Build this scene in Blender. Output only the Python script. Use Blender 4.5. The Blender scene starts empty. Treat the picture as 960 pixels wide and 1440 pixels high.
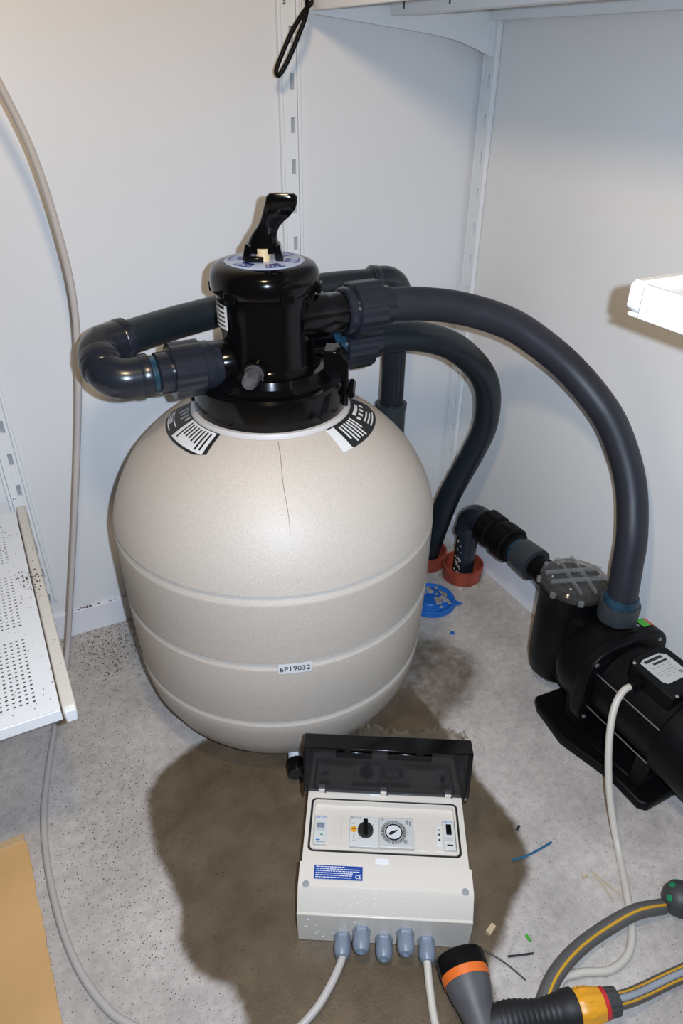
import bpy, bmesh, math, random
from mathutils import Vector as Vec, Matrix
random.seed(7)
SC = bpy.context.scene
COL = SC.collection
PI = math.pi

# ---------------------------------------------------------------- camera
cd = bpy.data.cameras.new('camera')
cam = bpy.data.objects.new('camera', cd)
COL.objects.link(cam)
cd.sensor_fit = 'VERTICAL'
cd.sensor_height = 36.0
cd.sensor_width = 24.0
cd.lens = 991.0 / 1440.0 * 36.0
cd.clip_start = 0.02
RIGHT = Vec((0.88984, -0.45617, 0.00978))
DOWN = Vec((-0.23840, -0.48311, -0.84248))
FWD = Vec((0.38904, 0.74734, -0.53864))
CAM = Vec((-0.95826, -1.28264, 1.06))
M = Matrix((RIGHT, -DOWN, -FWD)).transposed().to_4x4()
M.translation = CAM
cam.matrix_world = M
SC.camera = cam

# ---------------------------------------------------------------- light and exposure
w = bpy.data.worlds.new('room_air')
SC.world = w
w.use_nodes = True
w.node_tree.nodes['Background'].inputs[0].default_value = (0.9, 0.93, 1.0, 1)
w.node_tree.nodes['Background'].inputs[1].default_value = 0.02

def lamp(name, loc, power, color, radius):
    l = bpy.data.lights.new(name, 'POINT')
    l.energy = power
    l.color = color
    l.shadow_soft_size = radius
    o = bpy.data.objects.new(name, l)
    o.location = loc
    COL.objects.link(o)
    return o

fl = bpy.data.lights.new('camera_flash', 'SPOT')
fl.energy = 45.0
fl.color = (0.77, 0.935, 1.17)
fl.shadow_soft_size = 0.007
fl.spot_size = math.radians(130)
fl.spot_blend = 1.0
flash = bpy.data.objects.new('camera_flash', fl)
COL.objects.link(flash)
flash.matrix_world = Matrix.Translation(CAM + RIGHT * 0.047 - DOWN * 0.018) @ cam.matrix_world.to_3x3().to_4x4() @ Matrix.Rotation(math.radians(-11), 4, 'X')
lamp('work_lamp', (-0.85, -0.92, 1.36), 14.0, (1.0, 0.75, 0.47), 0.055)

SC.view_settings.view_transform = 'Standard'
SC.view_settings.look = 'None'
SC.view_settings.gamma = 1.0
SC.view_settings.use_curve_mapping = False
SC.view_settings.exposure = 0.14

# ---------------------------------------------------------------- materials
def nd(t, typ, **kw):
    n = t.nodes.new(typ)
    for k, v in kw.items():
        setattr(n, k, v)
    return n

def mat(name, col, rough=0.5, metal=0.0, spec=0.5, var=None, bump=None, coat=0.0):
    m = bpy.data.materials.new(name)
    m.use_nodes = True
    t = m.node_tree
    b = t.nodes['Principled BSDF']
    b.inputs['Base Color'].default_value = (*col, 1)
    b.inputs['Roughness'].default_value = rough
    b.inputs['Metallic'].default_value = metal
    b.inputs['Specular IOR Level'].default_value = spec
    b.inputs['Coat Weight'].default_value = coat
    tc = nd(t, 'ShaderNodeTexCoord')
    if var:
        sc_, amt = var
        n = nd(t, 'ShaderNodeTexNoise')
        n.inputs['Scale'].default_value = sc_
        n.inputs['Detail'].default_value = 5
        t.links.new(tc.outputs['Object'], n.inputs['Vector'])
        mr = nd(t, 'ShaderNodeMapRange')
        mr.inputs['From Min'].default_value = 0.3
        mr.inputs['From Max'].default_value = 0.7
        mr.inputs['To Min'].default_value = 1 - amt
        mr.inputs['To Max'].default_value = 1 + amt
        t.links.new(n.outputs['Fac'], mr.inputs['Value'])
        mx = nd(t, 'ShaderNodeVectorMath', operation='SCALE')
        mx.inputs[0].default_value = col
        t.links.new(mr.outputs[0], mx.inputs['Scale'])
        t.links.new(mx.outputs[0], b.inputs['Base Color'])
    if bump:
        sc_, st, dist = bump
        n = nd(t, 'ShaderNodeTexNoise')
        n.inputs['Scale'].default_value = sc_
        n.inputs['Detail'].default_value = 4
        t.links.new(tc.outputs['Object'], n.inputs['Vector'])
        bp = nd(t, 'ShaderNodeBump')
        bp.inputs['Strength'].default_value = st
        bp.inputs['Distance'].default_value = dist
        t.links.new(n.outputs['Fac'], bp.inputs['Height'])
        t.links.new(bp.outputs[0], b.inputs['Normal'])
    return m

def clear(name, tint, gloss_rough=0.08, ior=1.45, haze=0.0, hazecol=(0.5, 0.5, 0.5)):
    m = bpy.data.materials.new(name)
    m.use_nodes = True
    t = m.node_tree
    t.nodes.clear()
    out = nd(t, 'ShaderNodeOutputMaterial')
    tr = nd(t, 'ShaderNodeBsdfTransparent')
    tr.inputs[0].default_value = (*tint, 1)
    gl = nd(t, 'ShaderNodeBsdfGlossy')
    gl.inputs['Roughness'].default_value = gloss_rough
    lw = nd(t, 'ShaderNodeLayerWeight')
    lw.inputs['Blend'].default_value = 0.5
    pw = nd(t, 'ShaderNodeMath', operation='POWER')
    pw.inputs[1].default_value = 4.0
    t.links.new(lw.outputs['Facing'], pw.inputs[0])
    f0 = ((ior - 1) / (ior + 1)) ** 2
    fr = nd(t, 'ShaderNodeMath', operation='MULTIPLY_ADD')
    t.links.new(pw.outputs[0], fr.inputs[0])
    fr.inputs[1].default_value = 0.9 - f0
    fr.inputs[2].default_value = f0
    mx = nd(t, 'ShaderNodeMixShader')
    df = nd(t, 'ShaderNodeBsdfDiffuse')
    df.inputs[0].default_value = (*hazecol, 1)
    m2 = nd(t, 'ShaderNodeMixShader')
    m2.inputs[0].default_value = haze
    t.links.new(tr.outputs[0], m2.inputs[1])
    t.links.new(df.outputs[0], m2.inputs[2])
    t.links.new(fr.outputs[0], mx.inputs[0])
    t.links.new(m2.outputs[0], mx.inputs[1])
    t.links.new(gl.outputs[0], mx.inputs[2])
    t.links.new(mx.outputs[0], out.inputs[0])
    return m

WALL = mat('white_panel', (0.74, 0.74, 0.74), 0.38, var=(2.5, 0.02))
WALLR = mat('white_panel_lamp_tint', (0.80, 0.785, 0.76), 0.38, var=(2.5, 0.02))  # same white panel, warmed and lightened in place of missing lamp light
ROOM = mat('room_paint', (0.11, 0.11, 0.11), 0.9)
SKIRT = mat('white_skirting', (0.78, 0.78, 0.80), 0.4)
METAL_W = mat('white_lacquered_steel', (0.78, 0.79, 0.79), 0.35)
METAL_D = mat('slot_recess_shade', (0.33, 0.36, 0.38), 0.5)  # rail backing darkened, the shade inside the slots put into its colour
CREAM = mat('cream_bracket', (0.66, 0.62, 0.54), 0.45)
TANK = mat('speckled_beige_resin', (0.51, 0.447, 0.378), 0.46, var=(520, 0.10), bump=(620, 0.45, 0.0010))
TRIMRING = mat('pale_ring', (0.55, 0.52, 0.49), 0.5)
SCRATCH = mat('dark_seam', (0.20, 0.17, 0.14), 0.7)
BLACK = mat('glossy_black_plastic', (0.0025, 0.0025, 0.0028), 0.13, spec=0.30)
BLACKM = mat('matt_black_plastic', (0.0035, 0.0035, 0.0038), 0.45, spec=0.16, var=(30, 0.2))
BLACKR = mat('black_rubber', (0.012, 0.012, 0.013), 0.55)
PVC = mat('dark_grey_pvc', (0.015, 0.018, 0.025), 0.22, var=(14, 0.10))
HOSE = mat('slate_grey_hose', (0.019, 0.020, 0.028), 0.45, var=(20, 0.12))
HOSE_D = mat('dark_slate_hose', (0.010, 0.016, 0.021), 0.36, var=(20, 0.12))
GLUE = mat('blue_glue_smear', (0.014, 0.045, 0.072), 0.25, var=(60, 0.5))
PVC_L = mat('mid_grey_pvc', (0.034, 0.042, 0.046), 0.40, var=(40, 0.15))
TERRA = mat('red_brown_pvc', (0.30, 0.055, 0.028), 0.55, var=(25, 0.35), bump=(60, 0.2, 0.002))
BLUEP = mat('blue_plastic', (0.01, 0.13, 0.46), 0.4, var=(15, 0.15))
MORTAR = mat('dried_mortar', (0.36, 0.31, 0.26), 0.9, var=(80, 0.3), bump=(200, 0.5, 0.003))
BOX = mat('grey_white_abs', (0.70, 0.635, 0.55), 0.28)
BOXI = mat('module_white', (0.66, 0.65, 0.61), 0.35)
MODG = mat('module_grey', (0.52, 0.53, 0.52), 0.4)
GLAND = mat('grey_gland', (0.20, 0.235, 0.29), 0.38)
SCREWG = mat('grey_screw_cap', (0.30, 0.31, 0.31), 0.5)
PRINT_BLUE = mat('blue_print', (0.012, 0.06, 0.30), 0.4)
EBLUE = mat('logo_blue', (0.01, 0.15, 0.55), 0.4)
WHITE = mat('white_print', (0.80, 0.80, 0.80), 0.5)
PAPER = mat('white_sticker', (0.72, 0.72, 0.70), 0.45)
INK = mat('black_ink', (0.015, 0.015, 0.015), 0.5)
DIALBLUE = mat('dial_blue', (0.03, 0.05, 0.24), 0.35)
DIALWHITE = mat('dial_pale_blue', (0.42, 0.48, 0.62), 0.3)
YELLOW = mat('yellow_plastic', (0.80, 0.36, 0.02), 0.4)
ORANGE = mat('orange_plastic', (0.80, 0.16, 0.02), 0.45)
RED = mat('red_plastic', (0.55, 0.03, 0.03), 0.4)
GREY = mat('grey_plastic', (0.085, 0.083, 0.085), 0.5, var=(50, 0.15))
DGREY = mat('dark_grey_plastic', (0.05, 0.05, 0.05), 0.5)
GREEN = mat('green_plastic', (0.01, 0.25, 0.10), 0.5)
STICKG = mat('sticker_green', (0.05, 0.36, 0.03), 0.4)
STICKR = mat('sticker_red', (0.55, 0.10, 0.05), 0.4)
CABLE = mat('light_grey_cable', (0.50, 0.455, 0.42), 0.42)
CABLEW = mat('cream_cable', (0.60, 0.55, 0.47), 0.42)
STEEL = mat('steel_screw', (0.55, 0.55, 0.55), 0.3, 0.9)
ALU = mat('brushed_plate', (0.55, 0.55, 0.53), 0.4, 0.2)
BEIGEPIN = mat('beige_pin', (0.62, 0.48, 0.28), 0.5)
WOOD = mat('wood_chip', (0.52, 0.40, 0.24), 0.7)
BLUEWIRE = mat('blue_wire', (0.01, 0.11, 0.22), 0.45)
CARD = mat('brown_cardboard', (0.64, 0.38, 0.155), 0.8, var=(6, 0.07), bump=(9, 0.25, 0.02))
CARDL = mat('pale_cardboard', (0.82, 0.58, 0.32), 0.8, var=(8, 0.06))
HOSEG = mat('garden_hose_grey', (0.105, 0.10, 0.095), 0.5)
HOSEW = mat('garden_hose_pale', (0.34, 0.36, 0.40), 0.45)
HOSEY = mat('garden_hose_yellow', (0.62, 0.33, 0.02), 0.5)
RUST = mat('rust_dirt', (0.12, 0.07, 0.05), 0.9)
SMOKE = clear('smoked_cover', (0.42, 0.44, 0.47), 0.08, 1.38, 0.022, (0.5, 0.52, 0.55))
CLEARP = clear('clear_strainer_plastic', (0.85, 0.84, 0.82), 0.08, 1.5, 0.06, (0.5, 0.48, 0.45))
CLEARR = clear('clear_rib_plastic', (0.85, 0.85, 0.85), 0.15, 1.6, 0.16, (0.6, 0.6, 0.6))  # paler haze on the ribs stands in for light caught on their edges
CLEARG = clear('clear_sight_glass', (0.93, 0.94, 0.96), 0.04, 1.7, 0.09, (0.6, 0.6, 0.65))
CLEARW = clear('clear_timer_window', (0.97, 0.97, 0.97), 0.05, 1.2)
FILM = clear('plastic_film', (0.95, 0.94, 0.91), 0.12, 1.5, 0.05, (0.7, 0.62, 0.48))

def floor_material():
    m = bpy.data.materials.new('concrete_floor')
    m.use_nodes = True
    t = m.node_tree
    b = t.nodes['Principled BSDF']
    L = t.links.new
    tc = nd(t, 'ShaderNodeTexCoord')
    def noise(scale, detail=6, rough=0.6):
        n = nd(t, 'ShaderNodeTexNoise')
        n.inputs['Scale'].default_value = scale
        n.inputs['Detail'].default_value = detail
        n.inputs['Roughness'].default_value = rough
        L(tc.outputs['Object'], n.inputs['Vector'])
        return n.outputs['Fac']
    def ramp(src, stops):
        r = nd(t, 'ShaderNodeValToRGB')
        while len(r.color_ramp.elements) < len(stops):
            r.color_ramp.elements.new(0.5)
        for e, (p, c) in zip(r.color_ramp.elements, stops):
            e.position = p
            e.color = (*c, 1)
        L(src, r.inputs[0])
        return r.outputs[0]
    def mix(fac, a, c, mode='MIX'):
        x = nd(t, 'ShaderNodeMix', data_type='RGBA', blend_type=mode)
        if hasattr(fac, 'node'):
            L(fac, x.inputs[0])
        else:
            x.inputs[0].default_value = fac
        for s, i in ((a, 6), (c, 7)):
            if hasattr(s, 'node'):
                L(s, x.inputs[i])
            else:
                x.inputs[i].default_value = (*s, 1)
        return x.outputs[2]
    dry = ramp(noise(7, 8), [(0.28, (0.40, 0.358, 0.322)), (0.5, (0.515, 0.462, 0.415)), (0.75, (0.65, 0.59, 0.53))])
    dry = mix(0.45, dry, ramp(noise(70, 8, 0.7), [(0.35, (0.62, 0.62, 0.62)), (0.62, (1.15, 1.15, 1.15))]), 'MULTIPLY')
    fine = ramp(noise(300, 3), [(0.60, (1, 1, 1)), (0.70, (0.45, 0.42, 0.38))])
    dry = mix(0.8, dry, fine, 'MULTIPLY')
    wetc = ramp(noise(14, 7), [(0.3, (0.084, 0.059, 0.034)), (0.7, (0.155, 0.113, 0.070))])
    wetc = mix(0.7, wetc, ramp(noise(170, 3), [(0.60, (1, 1, 1)), (0.72, (0.5, 0.4, 0.35))]), 'MULTIPLY')
    at = nd(t, 'ShaderNodeAttribute', attribute_name='wet')
    wet = at.outputs['Fac']
    n1 = noise(45, 5)
    ad = nd(t, 'ShaderNodeMath', operation='MULTIPLY_ADD')
    L(n1, ad.inputs[0])
    ad.inputs[1].default_value = 0.5
    L(wet, ad.inputs[2])
    mr = nd(t, 'ShaderNodeMapRange', interpolation_type='SMOOTHSTEP')
    mr.inputs['From Min'].default_value = 0.45
    mr.inputs['From Max'].default_value = 1.05
    L(ad.outputs[0], mr.inputs['Value'])
    wetm = mr.outputs[0]
    # dirt specks, denser where the 'dirt' attribute says so
    dt = nd(t, 'ShaderNodeAttribute', attribute_name='dirt')
    vo = nd(t, 'ShaderNodeTexVoronoi')
    vo.inputs['Scale'].default_value = 260
    L(tc.outputs['Object'], vo.inputs['Vector'])
    lt = nd(t, 'ShaderNodeMath', operation='LESS_THAN')
    L(vo.outputs['Distance'], lt.inputs[0])
    th = nd(t, 'ShaderNodeMath', operation='MULTIPLY')
    sp = nd(t, 'ShaderNodeSeparateColor')
    L(vo.outputs['Color'], sp.inputs[0])
    L(sp.outputs[0], th.inputs[0])
    L(dt.outputs['Fac'], th.inputs[1])
    L(th.outputs[0], lt.inputs[1])
    base = mix(wetm, dry, wetc)
    base = mix(lt.outputs[0], base, (0.06, 0.045, 0.035))
    L(base, b.inputs['Base Color'])
    rr = nd(t, 'ShaderNodeMapRange')
    L(wetm, rr.inputs['Value'])
    rr.inputs['To Min'].default_value = 0.75
    rr.inputs['To Max'].default_value = 0.34
    L(rr.outputs[0], b.inputs['Roughness'])
    bp = nd(t, 'ShaderNodeBump')
    bp.inputs['Strength'].default_value = 0.35
    bp.inputs['Distance'].default_value = 0.002
    L(noise(220, 4), bp.inputs['Height'])
    L(bp.outputs[0], b.inputs['Normal'])
    return m

# ---------------------------------------------------------------- mesh helpers
ORIG = {}

def V3(p):
    return p if isinstance(p, Vec) else Vec(p)

def frame(n):
    n = V3(n).normalized()
    h = Vec((0, 0, 1)) if abs(n.z) < 0.9 else Vec((1, 0, 0))
    x = h.cross(n).normalized()
    return x, n.cross(x).normalized(), n

def spline(pts, n=10):
    P = [V3(p) for p in pts]
    P = [P[0] * 2 - P[1]] + P + [P[-1] * 2 - P[-2]]
    out = []
    for i in range(1, len(P) - 2):
        a, b, c, d = P[i - 1:i + 3]
        for k in range(n):
            s = k / n
            out.append(0.5 * ((2 * b) + (c - a) * s + (2 * a - 5 * b + 4 * c - d) * s * s + (3 * b - a - 3 * c + d) * s ** 3))
    out.append(P[-2])
    return out

def resample(P, step):
    out = [P[0].copy()]
    acc = 0.0
    for i in range(1, len(P)):
        a, b = P[i - 1], P[i]
        l = (b - a).length
        if l < 1e-9:
            continue
        t = step - acc
        while t <= l:
            out.append(a + (b - a) * (t / l))
            t += step
        acc = l - (t - step)
    if (out[-1] - P[-1]).length > step * 0.3:
        out.append(P[-1].copy())
    return out

def fillet(p0, c, p1, r, n=10):
    """centre line p0 -> corner c -> p1 with a round bend of radius r"""
    p0, c, p1 = V3(p0), V3(c), V3(p1)
    a = (p0 - c).normalized()
    b = (p1 - c).normalized()
    ang = a.angle(b)
    tl = r / math.tan(ang / 2)
    s, e = c + a * tl, c + b * tl
    o = c + (a + b).normalized() * (r / math.sin(ang / 2))
    out = [p0]
    u, v = s - o, e - o
    tot = u.angle(v)
    for k in range(n + 1):
        f = k / n
        out.append(o + (u * math.sin((1 - f) * tot) + v * math.sin(f * tot)) / math.sin(tot))
    out.append(p1)
    return out

class MB:
    def __init__(self):
        self.v = []
        self.f = []

    def add(self, vs, fs):
        n = len(self.v)
        self.v += [tuple(x) for x in vs]
        self.f += [tuple(i + n for i in f) for f in fs]
        return self

    def box(self, c, s, ax=None):
        c = V3(c)
        X, Y, Z = ax if ax else (Vec((1, 0, 0)), Vec((0, 1, 0)), Vec((0, 0, 1)))
        vs = []
        for k in (-1, 1):
            for j in (-1, 1):
                for i in (-1, 1):
                    vs.append(c + X * (i * s[0] / 2) + Y * (j * s[1] / 2) + Z * (k * s[2] / 2))
        return self.add(vs, [(0, 2, 3, 1), (4, 5, 7, 6), (0, 1, 5, 4), (2, 6, 7, 3), (0, 4, 6, 2), (1, 3, 7, 5)])

    def bb(self, x0, x1, y0, y1, z0, z1):
        return self.box(((x0 + x1) / 2, (y0 + y1) / 2, (z0 + z1) / 2), (x1 - x0, y1 - y0, z1 - z0))

    def prism(self, poly, o, x, y, n, h):
        o, x, y, n = V3(o), V3(x), V3(y), V3(n)
        k = len(poly)
        vs = [o + x * a + y * b for a, b in poly] + [o + x * a + y * b + n * h for a, b in poly]
        fs = [tuple(range(k))[::-1], tuple(range(k, 2 * k))]
        fs += [(i, (i + 1) % k, k + (i + 1) % k, k + i) for i in range(k)]
        return self.add(vs, fs)

    def lathe(self, prof, o, axis=(0, 0, 1), seg=40, x=None, mod=None):
        """prof: (distance along axis, radius)"""
        o = V3(o)
        X, Y, N = frame(axis)
        if x is not None:
            X = V3(x).normalized()
            Y = N.cross(X)
        rings = []
        vs = []
        fs = []
        for a, r in prof:
            if r <= 1e-6:
                rings.append([len(vs)])
                vs.append(o + N * a)
            else:
                rings.append(list(range(len(vs), len(vs) + seg)))
                for k in range(seg):
                    t = 2 * PI * k / seg
                    rr = r * (mod(t) if mod else 1)
                    vs.append(o + N * a + X * (rr * math.cos(t)) + Y * (rr * math.sin(t)))
        for A, B in zip(rings, rings[1:]):
            for k in range(seg):
                k2 = (k + 1) % seg
                if len(A) == 1 and len(B) == 1:
                    continue
                if len(A) == 1:
                    fs.append((A[0], B[k], B[k2]))
                elif len(B) == 1:
                    fs.append((A[k], A[k2], B[0]))
                else:
                    fs.append((A[k], A[k2], B[k2], B[k]))
        if len(rings[0]) > 1:
            fs.append(tuple(rings[0]))
        if len(rings[-1]) > 1:
            fs.append(tuple(rings[-1]))
        return self.add(vs, fs)

    def tube(self, pts, r, seg=14, caps=True):
        P = [V3(p) for p in pts]
        n = len(P)
        R_ = r if isinstance(r, (list, tuple)) else [r] * n
        T = []
        for i in range(n):
            T.append((P[min(i + 1, n - 1)] - P[max(i - 1, 0)]).normalized())
        X, Y, _ = frame(T[0])
        vs = []
        fs = []
        for i in range(n):
            X = (X - T[i] * X.dot(T[i])).normalized()
            Y = T[i].cross(X)
            for k in range(seg):
                a = 2 * PI * k / seg
                vs.append(P[i] + X * (R_[i] * math.cos(a)) + Y * (R_[i] * math.sin(a)))
        for i in range(n - 1):
            for k in range(seg):
                k2 = (k + 1) % seg
                fs.append((i * seg + k, i * seg + k2, (i + 1) * seg + k2, (i + 1) * seg + k))
        if caps:
            fs.append(tuple(range(seg))[::-1])
            fs.append(tuple(range((n - 1) * seg, n * seg)))
        return self.add(vs, fs)

    def patch(self, P, N, nu, nv, th):
        """thin sheet following P(u,v) with outward normal N(u,v)"""
        vs = []
        for lvl in (0.0, th):
            for j in range(nv + 1):
                for i in range(nu + 1):
                    p = P(i / nu, j / nv)
                    vs.append(p + N(i / nu, j / nv) * lvl)
        K = (nu + 1) * (nv + 1)
        q = lambda i, j, l: l * K + j * (nu + 1) + i
        fs = []
        for j in range(nv):
            for i in range(nu):
                fs.append((q(i, j, 1), q(i + 1, j, 1), q(i + 1, j + 1, 1), q(i, j + 1, 1)))
                fs.append((q(i, j, 0), q(i, j + 1, 0), q(i + 1, j + 1, 0), q(i + 1, j, 0)))
        for i in range(nu):
            fs.append((q(i, 0, 0), q(i + 1, 0, 0), q(i + 1, 0, 1), q(i, 0, 1)))
            fs.append((q(i, nv, 0), q(i, nv, 1), q(i + 1, nv, 1), q(i + 1, nv, 0)))
        for j in range(nv):
            fs.append((q(0, j, 0), q(0, j, 1), q(0, j + 1, 1), q(0, j + 1, 0)))
            fs.append((q(nu, j, 0), q(nu, j + 1, 0), q(nu, j + 1, 1), q(nu, j, 1)))
        return self.add(vs, fs)

    def build(self, name, material, parent=None, bevel=0.0, sharp=38, label=None, cat=None, group=None, kind=None, loc=None, bseg=2):
        if parent is not None:
            o0 = ORIG[parent]
        elif loc is not None:
            o0 = V3(loc)
        else:
            xs = [p[0] for p in self.v]; ys = [p[1] for p in self.v]; zs = [p[2] for p in self.v]
            o0 = Vec(((min(xs) + max(xs)) / 2, (min(ys) + max(ys)) / 2, min(zs)))
        me = bpy.data.meshes.new(name)
        me.from_pydata([(p[0] - o0.x, p[1] - o0.y, p[2] - o0.z) for p in self.v], [], self.f)
        bm = bmesh.new()
        bm.from_mesh(me)
        bmesh.ops.recalc_face_normals(bm, faces=bm.faces)
        bm.to_mesh(me)
        bm.free()
        me.materials.append(material)
        me.shade_smooth()
        me.set_sharp_from_angle(angle=math.radians(sharp))
        o = bpy.data.objects.new(name, me)
        COL.objects.link(o)
        ORIG[o] = o0
        if parent is not None:
            o.parent = parent
        else:
            o.location = o0
        if bevel:
            md = o.modifiers.new('bevel', 'BEVEL')
            md.width = bevel
            md.segments = bseg
            md.limit_method = 'ANGLE'
            md.angle_limit = math.radians(40)
            md.harden_normals = False
        tag(o, label, cat, group, kind)
        return o

def tag(o, label=None, cat=None, group=None, kind=None):
    for k, v in (('label', label), ('category', cat), ('group', group), ('kind', kind)):
        if v:
            o[k] = v

def root(name, loc, label, cat, group=None):
    o = bpy.data.objects.new(name, None)
    o.empty_display_size = 0.05
    o.location = loc
    COL.objects.link(o)
    ORIG[o] = V3(loc)
    tag(o, label, cat, group)
    return o

def share(src, name, delta, parent):
    """another piece like src, moved by delta, sharing its mesh"""
    o = bpy.data.objects.new(name, src.data)
    COL.objects.link(o)
    o.parent = parent
    o.location = V3(delta)
    ORIG[o] = ORIG[parent]
    for md in src.modifiers:
        n = o.modifiers.new(md.name, md.type)
        n.width = md.width; n.segments = md.segments; n.limit_method = md.limit_method; n.angle_limit = md.angle_limit
    return o

def text(name, body, size, o, x, y, n, material, parent, th=0.0003, align='CENTER'):
    cu = bpy.data.curves.new(name, 'FONT')
    cu.body = body
    cu.size = size
    cu.align_x = align
    cu.align_y = 'CENTER'
    cu.extrude = th / 2
    cu.resolution_u = 3
    tmp = bpy.data.objects.new(name + '_tmp', cu)
    COL.objects.link(tmp)
    bpy.context.view_layer.update()
    me = bpy.data.meshes.new_from_object(tmp.evaluated_get(bpy.context.evaluated_depsgraph_get()))
    bpy.data.objects.remove(tmp)
    o, x, y, n = V3(o), V3(x).normalized(), V3(y).normalized(), V3(n).normalized()
    o0 = ORIG[parent]
    for v in me.vertices:
        v.co = o + x * v.co.x + y * v.co.y + n * (v.co.z + th / 2) - o0
    me.materials.clear()
    me.materials.append(material)
    me.name = name
    ob = bpy.data.objects.new(name, me)
    COL.objects.link(ob)
    ob.parent = parent
    ORIG[ob] = o0
    return ob

def rrect(w_, h_, r, n=5):
    out = []
    for cx, cy, a0 in ((w_ / 2 - r, h_ / 2 - r, 0), (-w_ / 2 + r, h_ / 2 - r, 90), (-w_ / 2 + r, -h_ / 2 + r, 180), (w_ / 2 - r, -h_ / 2 + r, 270)):
        for k in range(n + 1):
            a = math.radians(a0 + 90 * k / n)
            out.append((cx + r * math.cos(a), cy + r * math.sin(a)))
    return out

EX, EY, EZ = Vec((1, 0, 0)), Vec((0, 1, 0)), Vec((0, 0, 1))

# ================================================================ SETTING
def inside(p, poly):
    c = False
    for (x1, y1), (x2, y2) in zip(poly, poly[1:] + poly[:1]):
        if (y1 > p[1]) != (y2 > p[1]) and p[0] < (x2 - x1) * (p[1] - y1) / (y2 - y1) + x1:
            c = not c
    return c

def sdist(p, poly):
    d = 9
    for (x1, y1), (x2, y2) in zip(poly, poly[1:] + poly[:1]):
        dx, dy = x2 - x1, y2 - y1
        t = max(0, min(1, ((p[0] - x1) * dx + (p[1] - y1) * dy) / (dx * dx + dy * dy)))
        d = min(d, math.hypot(p[0] - x1 - t * dx, p[1] - y1 - t * dy))
    return -d if inside(p, poly) else d

PUDDLE = [(-.80, -.40), (-.868, -.428), (-.903, -.466), (-.911, -.522), (-.915, -.575), (-.906, -.631), (-.904, -.68), (-.915, -.708), (-.919, -.744), (-.904, -.783), (-.876, -.806), (-.868, -.834), (-.871, -.861), (-.86, -1.0), (-.7, -1.08), (-.577, -1.01), (-.564, -.994), (-.554, -.965), (-.54, -.947), (-.512, -.935), (-.487, -.914), (-.465, -.897), (-.44, -.885), (-.403, -.866), (-.383, -.83), (-.371, -.787), (-.371, -.734), (-.375, -.684), (-.36, -.645), (-.37, -.60), (-.36, -.55), (-.36, -.46), (-.516, -.346)]
DAMP = [(-.29, -.30), (-.21, -.364), (-.19, -.437), (-.215, -.50), (-.27, -.545), (-.33, -.565), (-.38, -.60), (-.45, -.55), (-.40, -.35)]

def make_floor():
    xs = [-2.6 + 0.2 * k for k in range(6)] + [-1.45 + 0.0125 * k for k in range(118)]
    ys = [-2.6 + 0.2 * k for k in range(6)] + [-1.45 + 0.0125 * k for k in range(118)]
    xs = [min(x, 0.02) for x in xs]
    ys = [min(y, 0.02) for y in ys]
    vs = [(x, y, 0) for y in ys for x in xs]
    nx = len(xs)
    fs = [(j * nx + i, j * nx + i + 1, (j + 1) * nx + i + 1, (j + 1) * nx + i) for j in range(len(ys) - 1) for i in range(nx - 1)]
    me = bpy.data.meshes.new('floor')
    me.from_pydata(vs, [], fs)
    aw = me.attributes.new('wet', 'FLOAT', 'POINT')
    ad = me.attributes.new('dirt', 'FLOAT', 'POINT')
    for i, (x, y, z) in enumerate(vs):
        s = sdist((x, y), PUDDLE)
        v = max(0.0, min(1.0, 0.5 - s / 0.030))
        s2 = sdist((x, y), DAMP)
        v = max(v, 0.62 * max(0.0, min(1.0, 0.5 - s2 / 0.07)))
        aw.data[i].value = v
        d = 0.18
        d += 0.38 * math.exp(-(((x + 0.88) / 0.10) ** 2 + ((y + 0.06) / 0.13) ** 2))
        d += 0.15 * math.exp(-(((x + 0.95) / 0.12) ** 2 + ((y + 0.5) / 0.3) ** 2))
        ad.data[i].value = d
    me.materials.append(floor_material())
    o = bpy.data.objects.new('floor', me)
    COL.objects.link(o)
    o['kind'] = 'structure'
    return o

make_floor()
MB().bb(-2.6, 0.06, 0.008, 0.06, -0.02, 2.4).build('wall_left', WALL, kind='structure')
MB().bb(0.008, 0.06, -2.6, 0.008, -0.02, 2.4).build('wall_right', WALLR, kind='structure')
MB().bb(-2.65, -2.6, -2.6, 0.06, 0, 2.4).build('wall_far', ROOM, kind='structure')
MB().bb(-2.65, 0.06, -2.65, -2.6, 0, 2.4).build('wall_back', ROOM, kind='structure')
MB().bb(-2.65, 0.06, -2.65, 0.06, 2.4, 2.45).build('ceiling', ROOM, kind='structure')
MB().bb(-2.6, 0.0, 0.0, 0.008, 0.0, 0.063).build('baseboard_left', SKIRT, bevel=0.001, kind='structure')
MB().bb(0.0, 0.008, -2.6, 0.008, 0.0, 0.069).build('baseboard_right', SKIRT, bevel=0.001, kind='structure')

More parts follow.
